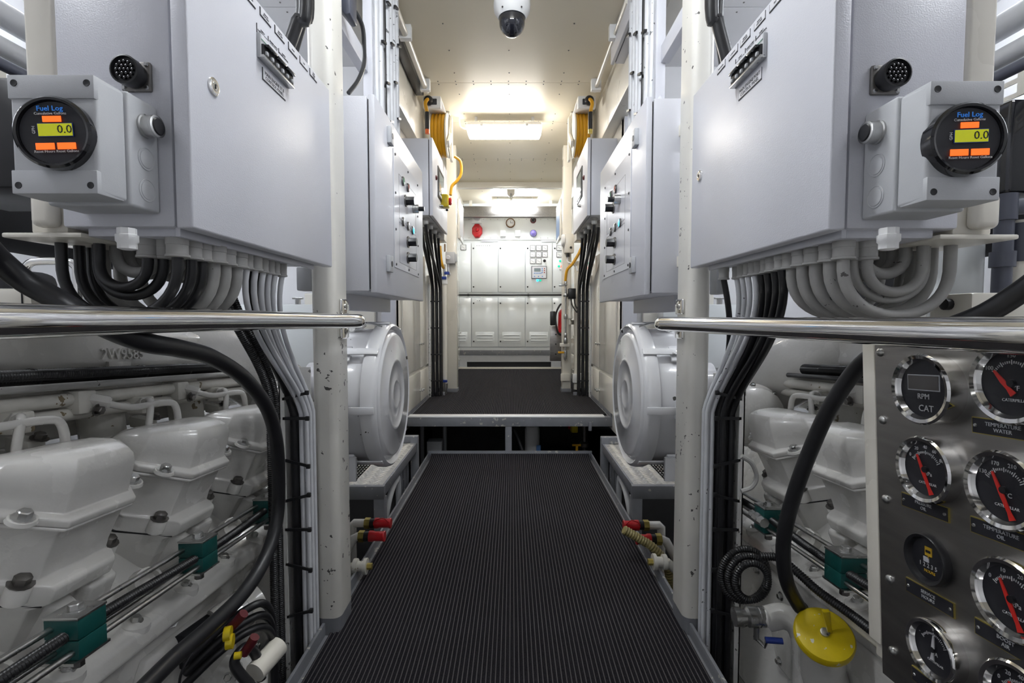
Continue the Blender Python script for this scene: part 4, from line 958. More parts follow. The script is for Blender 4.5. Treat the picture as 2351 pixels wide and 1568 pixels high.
# fire extinguisher and stainless cover
t = thing('fire_extinguisher', 'red fire extinguisher hung behind the corridor pillar', 'fire extinguisher', hit(1284, 750, Y=5.5))
q = hit(1289, 735, Y=5.55)
MB().lathe([(.06, -.14), (.06, .08), (.045, .11), (.02, .13), (.02, .16)], (q.x + .02, 5.55, q.z), (0.05, 0, 1), 20).build('cylinder', 'red', t)
MB().tube(spline([(q.x + .02, 5.52, q.z + .16), (q.x - .02, 5.5, q.z + .17), (q.x - .07, 5.5, q.z + .05), (q.x - .05, 5.5, q.z - .12), (q.x + .0, 5.5, q.z - .16), (q.x + .05, 5.5, q.z - .05)], 8), .011, 8).build('hose', 'rubber', t)
MB().obx((q.x - .10, 5.52, q.z + .02), (0.06, 0, 0), (0, .05, 0), (0, 0, .16)).build('horn', 'black', t, bev=.01)
MB().bx(q.x, q.x + .05, 5.52, 5.55, q.z + .15, q.z + .2).build('valve_head', 'steel', t, bev=.006)
MB().bx(q.x + .02, XR, 5.58, 5.62, q.z - .05, q.z + .0).build('wall_bracket', 'darksteel', t)
a = hit(1263, 829, Y=5.66); b2 = hit(1291, 748, Y=5.66)
t = thing('cover_plate', 'stainless cover plate below the fire extinguisher', 'cover plate', (a.x, 5.6, a.z))
MB().bx(a.x, b2.x + .03, 5.66, 5.72, a.z, b2.z).build('plate', 'brushed', t, bev=.004)
for py in (768, 790, 813): q = hit(1276, py, Y=5.66); MB().lathe([(.009, 0), (.009, .004)], (q.x, 5.66, q.z), (0, -1, 0), 10).build('hole', 'ink', t)
MB().bx(b2.x, XR, 5.68, 5.71, b2.z - .2, b2.z - .15).build('arm', 'cream', t)
# ================================================================== HAND RAILS
for s in (-1, 1):
    zr = EYE - (0.004 if s < 0 else 0.021)
    if s < 0: pts = [(-.655, -.9, zr), (-.64, .0, zr), (-.628, .45, zr), (-.620, .62, zr), (-.612, .9, zr), (-.585, 1.2, zr - .002), (-.545, 1.45, zr - .005), (-.515, 1.575, zr - .006), (-.508, 1.625, zr - .006), (-.520, 1.655, zr - .006), (-.545, 1.668, zr - .006), (-.577, 1.672, zr - .006)]
    else: pts = [(.61, -.9, zr), (.60, .0, zr), (.592, .4, zr), (.588, .56, zr), (.582, .86, zr), (.565, 1.1, zr), (.535, 1.35, zr + .001), (.503, 1.55, zr + .002), (.494, 1.615, zr + .002), (.503, 1.652, zr + .002), (.53, 1.667, zr + .002), (.577, 1.672, zr + .002)]
    MB().tube(spline(pts, 7), .0225, 24).build('hand_rail', 'chrome', None, 'polished steel hand rail fixed to the pillar %s' % SIDE[s], 'hand rail')
# ================================================================== MAIN ENGINE CONTROL CABINETS
GL = {-1: [(338, 564, 'k', .012), (374, 567, 'k', .012), (407, 562, 'k', .013), (439, 569, 'k', .013), (464, 574, 'k', .012), (490, 579, 'g', .017), (516.5, 585, 'g', .015), (543, 592, 'g', .016), (566, 596, 't', .010), (586, 600, 't', .011), (603.6, 605, 't', .009), (618, 609, 't', .009), (631, 612, 't', .009), (647, 616, 't', .009)],
      1: [(1662, 624, 'T', .010), (1692, 622, 't', .009), (1704, 618, 't', .009), (1718, 615, 't', .009), (1733, 612, 't', .011), (1748, 610, 'K', .012), (1763, 606, 'K', .012), (1780, 602, 'K', .015), (1796, 597, 'K', .012), (1818, 594, 'g', .014), (1843.5, 587, 'g', .015), (1873.5, 582, 'g', .016), (1906, 575, 'g', .014), (1937, 568, 'g', .013), (1962, 571, 'g', .009), (1992, 569, 'g', .012)]}
CAB = {}
for s in (-1, 1):
    xd = s * 0.568
    if s < 0: An, Af, Tf = hit(443, 521, X=xd), hit(759, 614, X=xd), hit(758, 209, X=xd)
    else: An, Af, Tf = hit(1903, 524, X=xd), hit(1586, 618, X=xd), hit(1592, 219, X=xd)
    y0, y1, z0, z1 = An.y, (Af.y + Tf.y) / 2, (An.z + Af.z) / 2, Tf.z
    xb = s * 0.811
    CAB[s] = (xd, xb, y0, y1, z0, z1)
    t = thing('control_cabinet', 'large pale grey control cabinet lettered MAIN ENGINE %s' % ENG[s], 'cabinet', ((xd + xb) / 2, (y0 + y1) / 2, z0 - .03))
    MB().bx(*sorted((xd + s * .040, xb)), y0 + .012, y1, z0 + .004, z1 - .002).build('body', 'cabinet', t, bev=.005)
    MB().bx(*sorted((xd + s * .027, xd + s * .042)), y0 + .024, y1 - .012, z0 + .016, z1 - .014).build('gasket', 'pvc', t)
    d = MB().bx(*sorted((xd, xd + s * .030)), y0, y1 + .004, z0, z1).build('door', 'cabinet', t, bev=.004, seg=3)
    # bottom flanges and gland plate
    MB().bx(*sorted((xd + s * .036, xd + s * .046)), y0 + .02, y1 - .05, z0 - .012, z0 + .006).build('drip_lip', 'cabinet', t, bev=.002)
    MB().bx(*sorted((xd + s * .052, xb + s * -.03)), y0 + .03, y1 - .11, z0 - .010, z0 + .006).build('gland_plate', 'cabinet', t, bev=.002)
    zg = z0 - .010
    for px, py, kd, r in GL[s]:
        g_ = hit(px, py, Z=zg - .012); R_ = r * 1.42
        MB().lathe([(R_ * 1.05, 0), (R_ * 1.05, .012), (R_, .013), (R_, .030), (R_ * 1.12, .031), (R_ * 1.12, .035), (R_ * .8, .036)], (g_.x, g_.y, zg), (0, 0, -1), 18).build('cable_gland', 'gland', t)
    wg = hit(292 if s < 0 else 2040, 552, Z=zg - .02)
    MB().lathe([(.014, 0), (.014, .010), (.0165, .011), (.0165, .022), (.014, .025), (.014, .034), (.009, .036)], (wg.x, wg.y, zg), (0, 0, -1), 8).build('cable_gland', 'whitep', t, label='white plastic cable gland')
    # key lock
    lk = hit(489, 199, X=xd) if s < 0 else hit(1607, 404, X=xd)
    q = MB().lathe([(.0165, 0), (.0165, .003), (.013, .005), (.012, .005)], (xd, lk.y, lk.z), (-s, 0, 0), 24).build('key_lock', 'chrome', d)
    MB().lathe([(.0085, .004), (.0085, .0055), (.006, .0055), (.005, .003)], (xd, lk.y, lk.z), (-s, 0, 0), 16).build('lock_barrel', 'steel', q)
    MB().obx((xd - s * .0055, lk.y, lk.z), (.001, 0, 0), (0, .003, 0), (0, 0, .008)).build('key_slot', 'ink', q)
    # engraved labels along the top
    e1 = V((0, 1, 0)) if s < 0 else V((0, -1, 0))
    def tag_(pc, w, h, body, size, name='name_plate', sp=1.0):
        p = V(pc)
        pl = MB().obx(p - X * s * .0005, (.001, 0, 0), e1 * (w + .004), Z * (h + .004)).build(name, 'ink', d)
        MB().obx(p - X * s * .0012 + e1 * .0012 + Z * .0012, (.001, 0, 0), e1 * (w + .001), Z * (h + .001)).build('plate_face', 'label', pl)
        text(pl, body, p - X * s * .0018, e1, Z, size, 'ink', space=sp)
    small = ((1.097, 'A SENSORS'), (1.167, 'REMOTE\nSTOP RESET'), (1.236, 'REMOTE\nSTOP UNIT'), (1.308, 'MODE'), (1.375, 'TEST'), (1.440, 'MAIN\nENGINE\nSTOP')) if s < 0 else \
            ((1.093, 'TEST'), (1.161, 'REMOTE\nSTOP UNIT'), (1.231, 'REMOTE\nSTOP RESET'), (1.296, 'A SENSORS'), (1.369, 'MAIN ENGINE'))
    for yl, bd in small: tag_((xd, yl, z1 - .017), .047, .015, bd, .0052)
    # breaker strip
    ya, yb, zc, h = 1.125, 1.28, EYE + .608, .054
    bs_ = MB().obx((xd - s * .004, (ya + yb) / 2, zc), (.010, 0, 0), (0, yb - ya, 0), (0, 0, h)).build('breaker_frame', 'boxgrey', d, bev=.002)
    MB().obx((xd - s * .0093, (ya + yb) / 2, zc + .018), (.001, 0, 0), (0, yb - ya - .004, 0), (0, 0, .014)).build('legend_strip', 'label', bs_)
    MB().obx((xd - s * .0097, (ya + yb) / 2, zc + .013), (.001, 0, 0), (0, yb - ya - .004, 0), (0, 0, .0016)).build('green_line', 'greenlens', bs_)
    MB().obx((xd - s * .011, (ya + yb) / 2, zc - .009), (.006, 0, 0), (0, yb - ya - .006, 0), (0, 0, .024)).build('breaker_face', 'black', bs_)
    for k in range(6):
        yk = ya + .014 + (yb - ya - .028) * k / 5
        MB().obx((xd - s * .014, yk, zc - .014), (.010, 0, 0), (0, .010, 0), (0, 0, .010)).build('breaker', 'boxgrey', bs_, bev=.003)
    for k in range(3):
        yk = ya + .03 + (yb - ya - .06) * k / 2
        MB().obx((xd - s * .016, yk, zc + .002), (.014, 0, 0), (0, (yb - ya) / 3 - .008, 0), (0, 0, .006)).build('toggle', 'blackgloss', bs_, bev=.002)
    MB().obx((xd - s * .010, (ya + yb) / 2, zc - .024), (.012, 0, 0), (0, yb - ya, 0), (0, 0, .006)).build('lower_trim', 'steel', bs_, bev=.001)
    for k, bd in enumerate(('SUPPLY\nCONTROL PANEL', 'ENGINE SUPPLY\nALARM PANEL', 'SUPPLY\nENGINE CONTROL\nSYSTEM')):
        kk = k if s < 0 else 2 - k
        text(bs_, bd, (xd - s * .0015, ya + (yb - ya) * (kk + .5) / 3, zc + h / 2 + .010), e1, Z, .0056, 'ink')
        MB().obx((xd - s * .0007, ya + (yb - ya) * (kk if s < 0 else kk + 1) / 3 + .001, zc + h / 2 + .010), (.0012, 0, 0), (0, .0016, 0), (0, 0, .020)).build('legend_edge', 'ink', bs_)
    tag_((xd, 1.203, EYE + .556), .110, .024, 'MAIN ENGINE %s\nCONTROL PANEL' % ('ST.B' if s < 0 else 'PORT'), .0112, sp=.92)
    # multi-pin socket on the near end
    cn = hit(318, 180, Y=y0 + .012) if s < 0 else hit(2028, 187, Y=y0 + .012)
    k_ = MB().bx(cn.x - .026, cn.x + .026, y0 + .004, y0 + .013, cn.z - .026, cn.z + .026).build('socket_flange', 'darksteel', t, bev=.004)
    ax = V((-s * -.18, -1, .05)); ax = V((0, -1, 0))
    MB().lathe([(.022, 0), (.021, .006), (.021, .011), (.0245, .012), (.0245, .027), (.022, .028), (.021, .022), (.002, .021)], (cn.x, y0 + .005, cn.z), ax, 28).build('socket', 'black', k_)
    pins = MB()
    for rr, n in ((0, 1), (.007, 6), (.014, 12)):
        for i in range(n):
            a = 2 * math.pi * i / n; pins.lathe([(.0022, 0), (.0022, .0055), (.001, .006)], (cn.x + rr * math.cos(a), y0 + .005 - .021, cn.z + rr * math.sin(a)), (0, -1, 0), 8)
    pins.build('pin_holes', 'blackgloss', k_)
    for sx in (-1, 1):
        for sz in (-1, 1): MB().lathe([(.004, 0), (.003, .003)], (cn.x + sx * .020, y0 + .004, cn.z + sz * .020), (0, -1, 0), 8).build('screw', 'steel', k_)
    # mounting post behind the cabinet and side junction box
    px0, px1 = ((62, 134) if s < 0 else (2215, 2282))
    ypn = y0 + .03
    xa_, xb_ = sorted((hit(px0, 300, Y=ypn).x, hit(px1, 300, Y=ypn).x))
    mp = MB().bx(xa_, xb_, ypn, ypn + .06, z0 + .077, CZ).build('mounting_post', 'cream', None, 'cream upright post carrying the control cabinet lettered %s' % ENG[s], 'post', bev=.008, seg=3)
    jx = sorted((hit(58 if s < 0 else 2200, 500, Y=y0 + .02).x, hit(143 if s < 0 else 2290, 500, Y=y0 + .02).x))
    jb = thing('junction_box', 'cream junction box under the gauge housing of the %s cabinet' % ENG[s], 'junction box', (sum(jx) / 2, y0, z0))
    MB().bx(jx[0] + .0, jx[1], y0 + .03, y0 + .09, z0 - .004, z0 + .075).build('base', 'cream', jb, bev=.004)
    MB().bx(jx[0] + .02, jx[1] - .006, y0 + .004, y0 + .032, z0 + .004, z0 + .068).build('lid', 'cream', jb, bev=.012, seg=4)
    # cable trunk strip running behind the gland row
    MB().bx(*sorted((xb + s * -.03, xb + s * .115)), y0 + .015, y1 - .05, z0 - .014, z0 - .005).build('shelf_plate', 'cream', t, bev=.003)
# ================================================================== FUEL GAUGE HOUSINGS
for s in (-1, 1):
    xd, xb, y0, y1, z0, z1 = CAB[s]
    yb = y0 + .0118; yf = .768
    if s < 0: a, b2 = hit(29, 446, Y=yf), hit(219, 172, Y=yf)
    else: a, b2 = hit(2122, 461, Y=yf), hit(2306, 186, Y=yf)
    x0, x1, za, zb_ = a.x, b2.x, a.z, b2.z
    cx = (x0 + x1) / 2
    t = thing('gauge_housing', 'grey plastic housing with a round fuel meter on the %s cabinet' % ENG[s], 'gauge box', (cx, (yf + yb) / 2, za))
    ym = yf + .058
    MB().bx(x0 - .002, x1 + .002, ym, yb, za - .004, zb_ + .004).build('base_box', 'boxgrey', t, bev=.005, seg=3)
    lid = MB().loft([[V((xx, y, z)) for xx, z in ((x0 + i, za + i), (x1 - i, za + i), (x1 - i, zb_ - i), (x0 + i, zb_ - i))] for y, i in ((ym - .0012, 0), (yf, .0015))]).build('lid', 'boxgrey', t, bev=.006, seg=3)
    # recessed middle band: top and bottom rails proud
    for zz0, zz1 in ((zb_ - .036, zb_ - .0005), (za + .0005, za + .036)):
        MB().bx(x0 + .0015, x1 - .0015, yf - .0024, yf + .05, zz0, zz1).build('lid_rail', 'boxgrey', lid, bev=.0015)
    for xx in (x0 + .012, x1 - .012):
        for zz in (za + .013, zb_ - .013):
            MB().lathe([(.0055, 0), (.0050, .001), (.0035, .0006)], (xx, yf - .0022, zz), (0, -1, 0), 14).build('screw_hole', 'black', lid)
    # round meter
    mc = hit(126, 306, Y=yf - .012) if s < 0 else hit(2218, 320, Y=yf - .012)
    mr = .0535
    nrm = V((.14 if s < 0 else -.10, -1, 0)).normalized(); up = Z; e1 = V((-nrm.y, nrm.x, 0)) if True else X
    tilt = .07 if s < 0 else 0.0
    e1 = (e1 + Z * tilt).normalized(); up = nrm.cross(e1) * -1
    if up.z < 0: up = -up
    m_ = MB().lathe([(mr, -.016), (mr, -.001), (mr * 1.0, .005), (mr * .94, .008), (mr * .88, .007), (mr * .86, .002), (.001, .001)], mc, nrm, 48).build('round_meter', 'blackgloss', t, label='black round fuel meter')
    fc = mc + nrm * .0035
    MB().lathe([(mr * .85, .0), (mr * .85, .0012)], mc + nrm * .0015, nrm, 48).build('dial_face', 'ink', m_)
    def rect(dx, dz, w, h, mt, nm, lift=.001): return MB().obx(fc + e1 * dx + up * dz + nrm * lift, e1 * w, up * h, nrm * .001).build(nm, mt, m_, bev=0)
    rect(.004, .0035, .048, .020, 'bluep', 'display_frame', .0004); rect(.004, .0035, .046, .018, 'lcd', 'display')
    rect(.001, .0195, .025, .0085, 'lcdred', 'indicator')
    rect(-.012, -.0205, .025, .0095, 'lcdred', 'indicator'); rect(.017, -.0205, .025, .0095, 'lcdred', 'indicator')
    lo = nrm * .0018
    text(m_, '0.0', fc + e1 * .017 + up * .0035 + lo, e1, up, .017, 'charcoal')
    text(m_, 'Fuel Log', fc + e1 * .0 + up * .0345 + lo, e1, up, .0105, 'printblue')
    text(m_, 'Cumulative Gallons', fc + up * .0272 + lo, e1, up, .0055, 'printwhite')
    text(m_, 'Reset Hours', fc - e1 * .013 - up * .0285 + lo, e1, up, .0055, 'printwhite')
    text(m_, 'Reset Gallons', fc + e1 * .018 - up * .0285 + lo, e1, up, .0055, 'printwhite')
    text(m_, 'GPH', fc - e1 * .0245 + up * .0035 + lo, up, -e1, .006, 'printwhite')
    # push button and knock-outs on the side facing the walkway
    xs_ = (x1 + .002) if s < 0 else (x0 - .002); yk = (ym + yb) / 2 + .004
    sg = 1 if s < 0 else -1
    for k, zz in enumerate((zb_ - .040, (za + zb_) / 2 - .006, za + .030)):
        if k == 0:
            bt = MB().lathe([(.020, 0), (.020, .003), (.0175, .004), (.0175, .016), (.0185, .017), (.0185, .022), (.015, .023)], (xs_, yk, zz), (sg, 0, 0), 28).build('push_button', 'steel', t)
            MB().lathe([(.0155, .0225), (.013, .025), (.001, .0255)], (xs_, yk, zz), (sg, 0, 0), 24).build('button_cap', 'black', bt)
        else:
            MB().lathe([(.0195, -.003), (.0195, .0008), (.0185, .0014), (.0178, .0004), (.0155, .0004), (.0150, .0014), (.0142, .0016), (.001, .0016)], (xs_, yk, zz), (sg, 0, 0), 32).build('knock_out', 'boxgrey', t)
# ================================================================== CABLES UNDER THE CABINETS
XC = .755                                                # axis of the nested cable loops
def loop(x, y, zt, s, dy=.03, dmin=.006, kz=.92):
    w = XC - x; d = dmin + kz * w; n = 20; pts = [V((s * x, y, zt + .02)), V((s * x, y, zt))]
    for i in range(1, n):
        a = math.pi * i / n
        pts.append(V((s * (XC - w * math.cos(a)), y + dy * i / n, zt - d * math.sin(a) ** .8)))
    return pts + [V((s * (XC + w), y + dy, zt)), V((s * (XC + w), y + dy, zt + .030))]
SLOT = {-1: ((.661, 1.530), (.6445, 1.530), (.661, 1.556), (.6445, 1.556), (.661, 1.582), (.6445, 1.582)),
        1: ((.688, 1.528), (.662, 1.528), (.688, 1.558), (.662, 1.558), (.640, 1.558), (.6225, 1.558), (.640, 1.582), (.6225, 1.582), (.658, 1.584))}
for s in (-1, 1):
    xd, xb, y0, y1, z0, z1 = CAB[s]
    zg = z0 - .010
    tr_ = sorted([(hit(px, py, Z=zg - .012), kd, r) for px, py, kd, r in GL[s] if kd in 'tTK'], key=lambda q: q[0].y)
    for (g_, kd, r), (xt, yt) in zip(tr_, SLOT[s]):
        blk = kd in 'TK'; rr = min(r * .85, .0070 if not blk else .0100)
        pth = route((g_.x, g_.y), (s * xt, yt), zg - .035, EYE - .30, -.70, bulge=(s * .030, 0, 0))
        b_ = MB(); b_.tube(pth, rr, 12)
        b_.build('cable', 'rubber' if blk else 'cablewhite', None, '%s cable from the %s cabinet down the pillar tray' % ('black' if blk else 'thin pale', ENG[s]), 'cable', '%s cables down the tray %s' % ('black' if blk else 'pale', SIDE[s]))
    if s < 0:
        for k, (xa_, ya_, xt, yt) in enumerate(((.676, 1.30, .684, 1.530), (.676, 1.345, .684, 1.560))):
            MB().tube(route((s * xa_, ya_), (s * xt, yt), zg - .005, EYE - .30, -.70, bulge=(s * .03, 0, 0)), .0112, 12).build('cable', 'rubber', None, 'thick black cable from the ST.B cabinet into the chipped tray', 'cable', 'black pair in the chipped tray')
    for px, py, kd, r in GL[s]:
        if kd not in 'kg': continue
        g_ = hit(px, py, Z=zg - .012)
        MB().tube(loop(abs(g_.x), g_.y, zg - .030, s), min(r * .84, .0125 if kd == 'g' else .0098), 12).build('cable', 'rubber' if kd == 'k' else 'cablegrey', None,
            '%s cable looping under the %s control cabinet' % ('black' if kd == 'k' else 'thick grey', ENG[s]), 'cable', '%s loops under the %s cabinet' % ('black' if kd == 'k' else 'grey', ENG[s]))
    for k in range(5):
        MB().tube(loop(.700, y0 + .10 + .034 * k, zg - .002, s), .0115, 10).build('cable', 'cablegrey', None, 'grey cable of the rear row looping under the %s cabinet' % ENG[s], 'cable', 'rear cable loops under the %s cabinet' % ENG[s])
    # tray beside the pillar
    xt0, xt1 = sorted((s * .718, s * .702))
    zt = hit(655, 850, Y=1.5).z if s < 0 else hit(1677, 865, Y=1.5).z
    t = thing('cable_tray', 'chipped white cable tray between engine and pillar %s' % SIDE[s], 'cable tray', (s * .68, 1.53, -.74))
    MB().bx(xt0, xt1, 1.505, 1.509, -.74, zt).build('front_flange', 'trayw', t)
    MB().bx(*sorted((s * .718, s * .714)), 1.505, 1.6, -.74, zt).build('side_flange', 'trayw', t)
    MB().bx(*sorted((s * .718, s * .657)), 1.5975, 1.6005, -.74, zt).build('back', 'trayw', t)
    MB().bx(*sorted((s * .722, s * .718)), 1.506, 1.53, zt - .06, zt + .0).build('end_lug', 'trayw', t, bev=.002)
    MB().bx(*sorted((s * .657, s * .70)), 1.6, 1.64, .5, .53).build('bracket', 'trayw', t)
    for k, z in enumerate((EYE - .24, EYE - .31, EYE - .45, EYE - .56, EYE - .66, EYE - .78, EYE - .93)):
        xx = s * .668; ti = .02 * ((k % 3) - 1)
        MB().obx((xx, 1.507, z), (.080, 0, s * ti), (0, .004, 0), (0, 0, .009)).build('cable_tie', 'black', t)
        MB().obx((xx - s * .036, 1.507, z - ti * .5), (.012, 0, 0), (0, .010, 0), (0, 0, .014)).build('tie_head', 'black', t, bev=.002)
# black cables above the cabinets to the ceiling
for s in (-1, 1):
    cols = ((702, 655, .018), (712, 672, .012), (690, 664, .014)) if s < 0 else ((1635, 1668, .018), (1625, 1672, .009), (1650, 1660, .015))
    for k, (pa, pb, r) in enumerate(cols):
        y = 1.44 + .038 * k
        A_ = hit(pa, -20, Y=y); M_ = hit((pa + pb) / 2 + (4 if s < 0 else -4), 50, Y=y); B_ = hit(pb, 130, Y=y)
        MB().tube(spline([(A_.x + s * .02, y, CZ), (A_.x, y, A_.z), M_, B_, (B_.x + s * .03, y, CAB[s][5] - .06), (B_.x + s * .05, y - .06, CAB[s][5] - .14)], 7), r, 10).build('cable', 'rubber', None, 'black cable entering the top of the %s control cabinet from above' % ENG[s], 'cable', 'black cables above the %s cabinet' % ENG[s])
# ================================================================== ENGINES
LEAN = math.radians(24)
def hexbolt(par, p, ax, r=.011, h=.010, m='steel', name='bolt'):
    p = V(p); ax = V(ax).normalized()
    MB().lathe([(r * 1.5, 0), (r * 1.5, .002)], p, ax, 12).lathe([(r, .002), (r, h), (r * .8, h + .0015)], p, ax, 6).build(name, m, par)
def engine(s, dy):
    def EM(p): return V((s * p[0], p[1] + dy, EYE + p[2] - .07 * (p[1] - 1.155)))
    E = lambda o, y, z: EM((o, y, z))
    t = thing('marine_engine', ('white marine diesel engine with casting number 2W9585 ' if s < 0 else 'white marine diesel engine behind the steel gauge panel ') , 'engine', E(1.2, 1.2, -1.7))
    t.location.z = -.74; ORG[t.name] = V(t.location)
    # block with stepped deck
    pr = [(.90, -.60), (.845, -.665), (.800, -.685), (.795, -.725), (.845, -.745), (.868, -.775), (.868, -1.10), (.90, -1.16), (.90, -1.70), (1.75, -1.70), (1.75, -.34), (1.08, -.34), (.985, -.42)]
    MB(EM).loft([[V((o, y, z)) for o, z in pr] for y in (.10, 2.18)]).build('block', 'engine', t, bev=.010, seg=3)
    # deck ledge bosses and bolts
    for k in range(10):
        y = .55 + .165 * k
        b_ = MB(EM).lathe([(.030, 0), (.028, .016), (.020, .020)], (.826, y, -.688), (-.25, 0, 1), 12).build('deck_boss', 'engine', t)
        hexbolt(b_, E(.823, y, -.670), (-s * .25, 0, 1), .010, .012)
    # inspection plates on the block side
    for k in range(3):
        y = .62 + .45 * k
        p = MB(EM).loft([[V((.868 - d, y + yy, z)) for yy, z in ((i, -1.08 + i), (.40 - i, -1.08 + i), (.40 - i, -.86 - i), (.36 - i, -.80 - i), (.04 + i, -.80 - i), (i, -.86 - i))] for d, i in ((0, 0), (.018, 0), (.026, .012))]).build('inspection_plate', 'engine', t, bev=.004)
        for yy, z in ((.05, -1.05), (.20, -1.05), (.35, -1.05), (.05, -.84), (.20, -.825), (.35, -.84)):
            hexbolt(p, E(.842, y + yy, z), (-s, 0, 0), .009, .010)
    # cylinder heads
    ca, sa = math.cos(LEAN), math.sin(LEAN)
    def PQ(p, y, q): return V((.774 - p * ca - q * sa, y, -.385 - p * sa + q * ca))
    outl = [(0, -.078), (0, .078), (-.088, .150), (-.185, .150), (-.215, .10), (-.215, -.10), (-.185, -.150), (-.088, -.150)]
    def off(i):                      # inset outline towards the centre
        r_ = []
        for p, y in outl:
            r_.append((p + (-i if p > -.1 else i) * (1 if p in (0, -.215) else .55), y - math.copysign(i if abs(y) > .12 else i * .6, y)))
        return r_
    for k in range(3):
        yc = .825 + .33 * k + .085
        # head body and rocker housing in one casting
        rings = []
        low = [(p * .92 - .02, y * .80) for p, y in outl]
        for ol, q in ((low, -.34), ([(p - .012, y * .9) for p, y in outl], -.24), (off(.004), -.165), (off(-.016), -.150), (off(-.020), -.145), (off(-.020), -.118), (off(-.014), -.112), (off(.010), -.108), (off(.012), -.085), (off(.010), -.012), (off(-.004), -.008), (off(-.004), -.001)):
            rings.append([PQ(p, yc + y, q) for p, y in ol])
        h = MB(EM).loft(rings).build('cylinder_head', 'engine', t, bev=.003, seg=2, ang=50)
        # gasket line
        MB(EM).loft([[PQ(p, yc + y, q) for p, y in off(-.012)] for q in (-.1535, -.1500)]).build('gasket', 'black', h)
        # valve cover with level top
        cr = []
        ZT = -.256
        for f, ins, lean in ((0, -.006, 0), (.0, -.006, 0), (.02, .006, 0), (.03, .012, 0)):
            cr.append([PQ(p, yc + y, {0: 0, 1: .014}.get(len(cr), .016 + f * .1)) for p, y in off(ins)])
        base = [PQ(p, yc + y, .02) for p, y in off(.013)]
        for tt, ins in ((.30, .001), (.58, .004), (.76, .011), (.88, .021), (.96, .036), (1.0, .055), (1.012, .082)):
            ring = []
            for (p, y), b_ in zip(off(.013 + ins), base):
                q = PQ(p, yc + y, .02)
                zt = ZT - .03 * max(0, (p + .03) / .03) * 0
                ring.append(V((q.x - .040 * tt, q.y, b_.z + (zt - b_.z) * tt)))
            cr.append(ring)
        vc = MB(EM).loft(cr).build('valve_cover', 'engine', h, bev=.004, seg=2, ang=60)
        for (p, y, q) in ((-.040, -.116, .015), (-.040, .116, .015), (-.205, .0, .015)):
            pos = EM(PQ(p, yc + y, q)); up_ = EM(PQ(p, yc + y, q + .1)) - pos
            MB().lathe([(.022, -.004), (.020, .002)], pos, up_, 14).build('bolt_boss', 'engine', vc)
            hexbolt(vc, pos + up_.normalized() * .002, up_, .011, .012)
        for (p, y, q) in ((-.018, -.094, -.113), (-.018, .094, -.113), (-.10, -.155, -.113)):
            pos = EM(PQ(p - .004, yc + y * .96, q)); up_ = EM(PQ(p, yc + y, q + .1)) - EM(PQ(p, yc + y, q))
            MB().lathe([(.019, -.030), (.019, -.001), (.017, .002)], pos, up_, 16).build('flange_lug', 'engine', h)
            hexbolt(h, pos + up_.normalized() * .003, up_, .013, .014, 'darksteel')
        # webs and lugs on the casting
        lug = MB(EM); c0 = PQ(.010, yc + .065, -.205)
        lug.loft([[PQ(p, yc + y, q) for p, y in ((.018, .03), (.018, .10), (-.05, .13), (-.05, .03))] for q in (-.30, -.165)]).build('lug', 'engine', h, bev=.010, seg=3)
        w_ = MB(EM); w_.loft([[PQ(p, yc + y, q) for p, y in ((.03 - .0, -.03), (.03, .0), (-.06, .03), (-.06, -.05))] for q in (-.34, -.17)]).build('web', 'engine', h, bev=.012, seg=3)
        b_ = MB(EM); b_.lathe([(.03, 0), (.03, .03), (.022, .035), (.02, .02)], (.83, yc - .165, -.60), (-.8, -.3, .4), 14); b_.build('core_plug', 'engine', h)
        # injector pipe
        yk = yc
        pts = [(.985, yk - .10, -.192), (.965, yk - .085, -.200), (.935, yk - .04, -.216), (.905, yk + .03, -.212), (.893, yk + .055, -.222), (.890, yk + .062, -.275), (.893, yk + .065, -.31)]
        f_ = MB(EM).tube(spline(pts, 7), .0085, 10).build('fuel_pipe', 'engine', t)
        MB(EM).lathe([(.017, 0), (.017, .035), (.012, .04)], (.985, yk - .10, -.190), (-.55, .45, -.22), 6).build('pipe_nut', 'engine', f_)
        pts = [(.975, yk + .045, -.215), (.955, yk + .03, -.210), (.925, yk + .01, -.205), (.912, yk - .01, -.235), (.912, yk - .02, -.285), (.915, yk - .025, -.33)]
        f_ = MB(EM).tube(spline(pts, 7), .0080, 10).build('fuel_pipe', 'engine', t)
        MB(EM).lathe([(.015, 0), (.015, .032), (.011, .036)], (.985, yk + .05, -.215), (-.8, -.4, .1), 6).build('pipe_nut', 'engine', f_)
        # rail blocks, intake elbow behind
        MB(EM).obx((1.0, yk - .115, -.195), (.05, 0, 0), (0, .05, 0), (0, 0, .055)).build('rail_block', 'engine2', t, bev=.006)
        MB(EM).obx((.985, yk + .055, -.22), (.045, 0, 0), (0, .045, 0), (0, 0, .045)).build('rail_block', 'engine2', t, bev=.006)
        hexbolt(t, E(.968, yk - .10, -.215), (-s, 0, -.2), .010, .012, 'darksteel')
        b_ = MB(EM); b_.tube(spline([(1.17, yk + .03, -.11), (1.11, yk + .03, -.14), (1.075, yk + .03, -.22), (1.06, yk + .03, -.36)], 6), .050, 16); b_.build('intake_port', 'engine2', t)
        MB(EM).obx((1.02, yk + .11, -.275), (.05, 0, .01), (0, .04, 0), (0, 0, .03)).build('port_clamp', 'engine2', t, bev=.004)
        hexbolt(t, E(.99, yk + .11, -.262), (-s * .4, 0, 1), .011, .012, 'darksteel')
    # fuel rails and harness
    MB(EM).tube([(1.0, .35, -.187), (1.0, 2.1, -.187)], .016, 14).build('fuel_rail', 'engine2', t)
    MB(EM).tube([(1.005, .35, -.222), (1.005, 2.1, -.222)], .014, 14).build('fuel_rail', 'engine2', t)
    MB(EM).obx((1.01, 1.1, -.160), (.022, 0, 0), (0, 1.6, 0), (0, 0, .005)).build('harness_strip', 'engine', t)
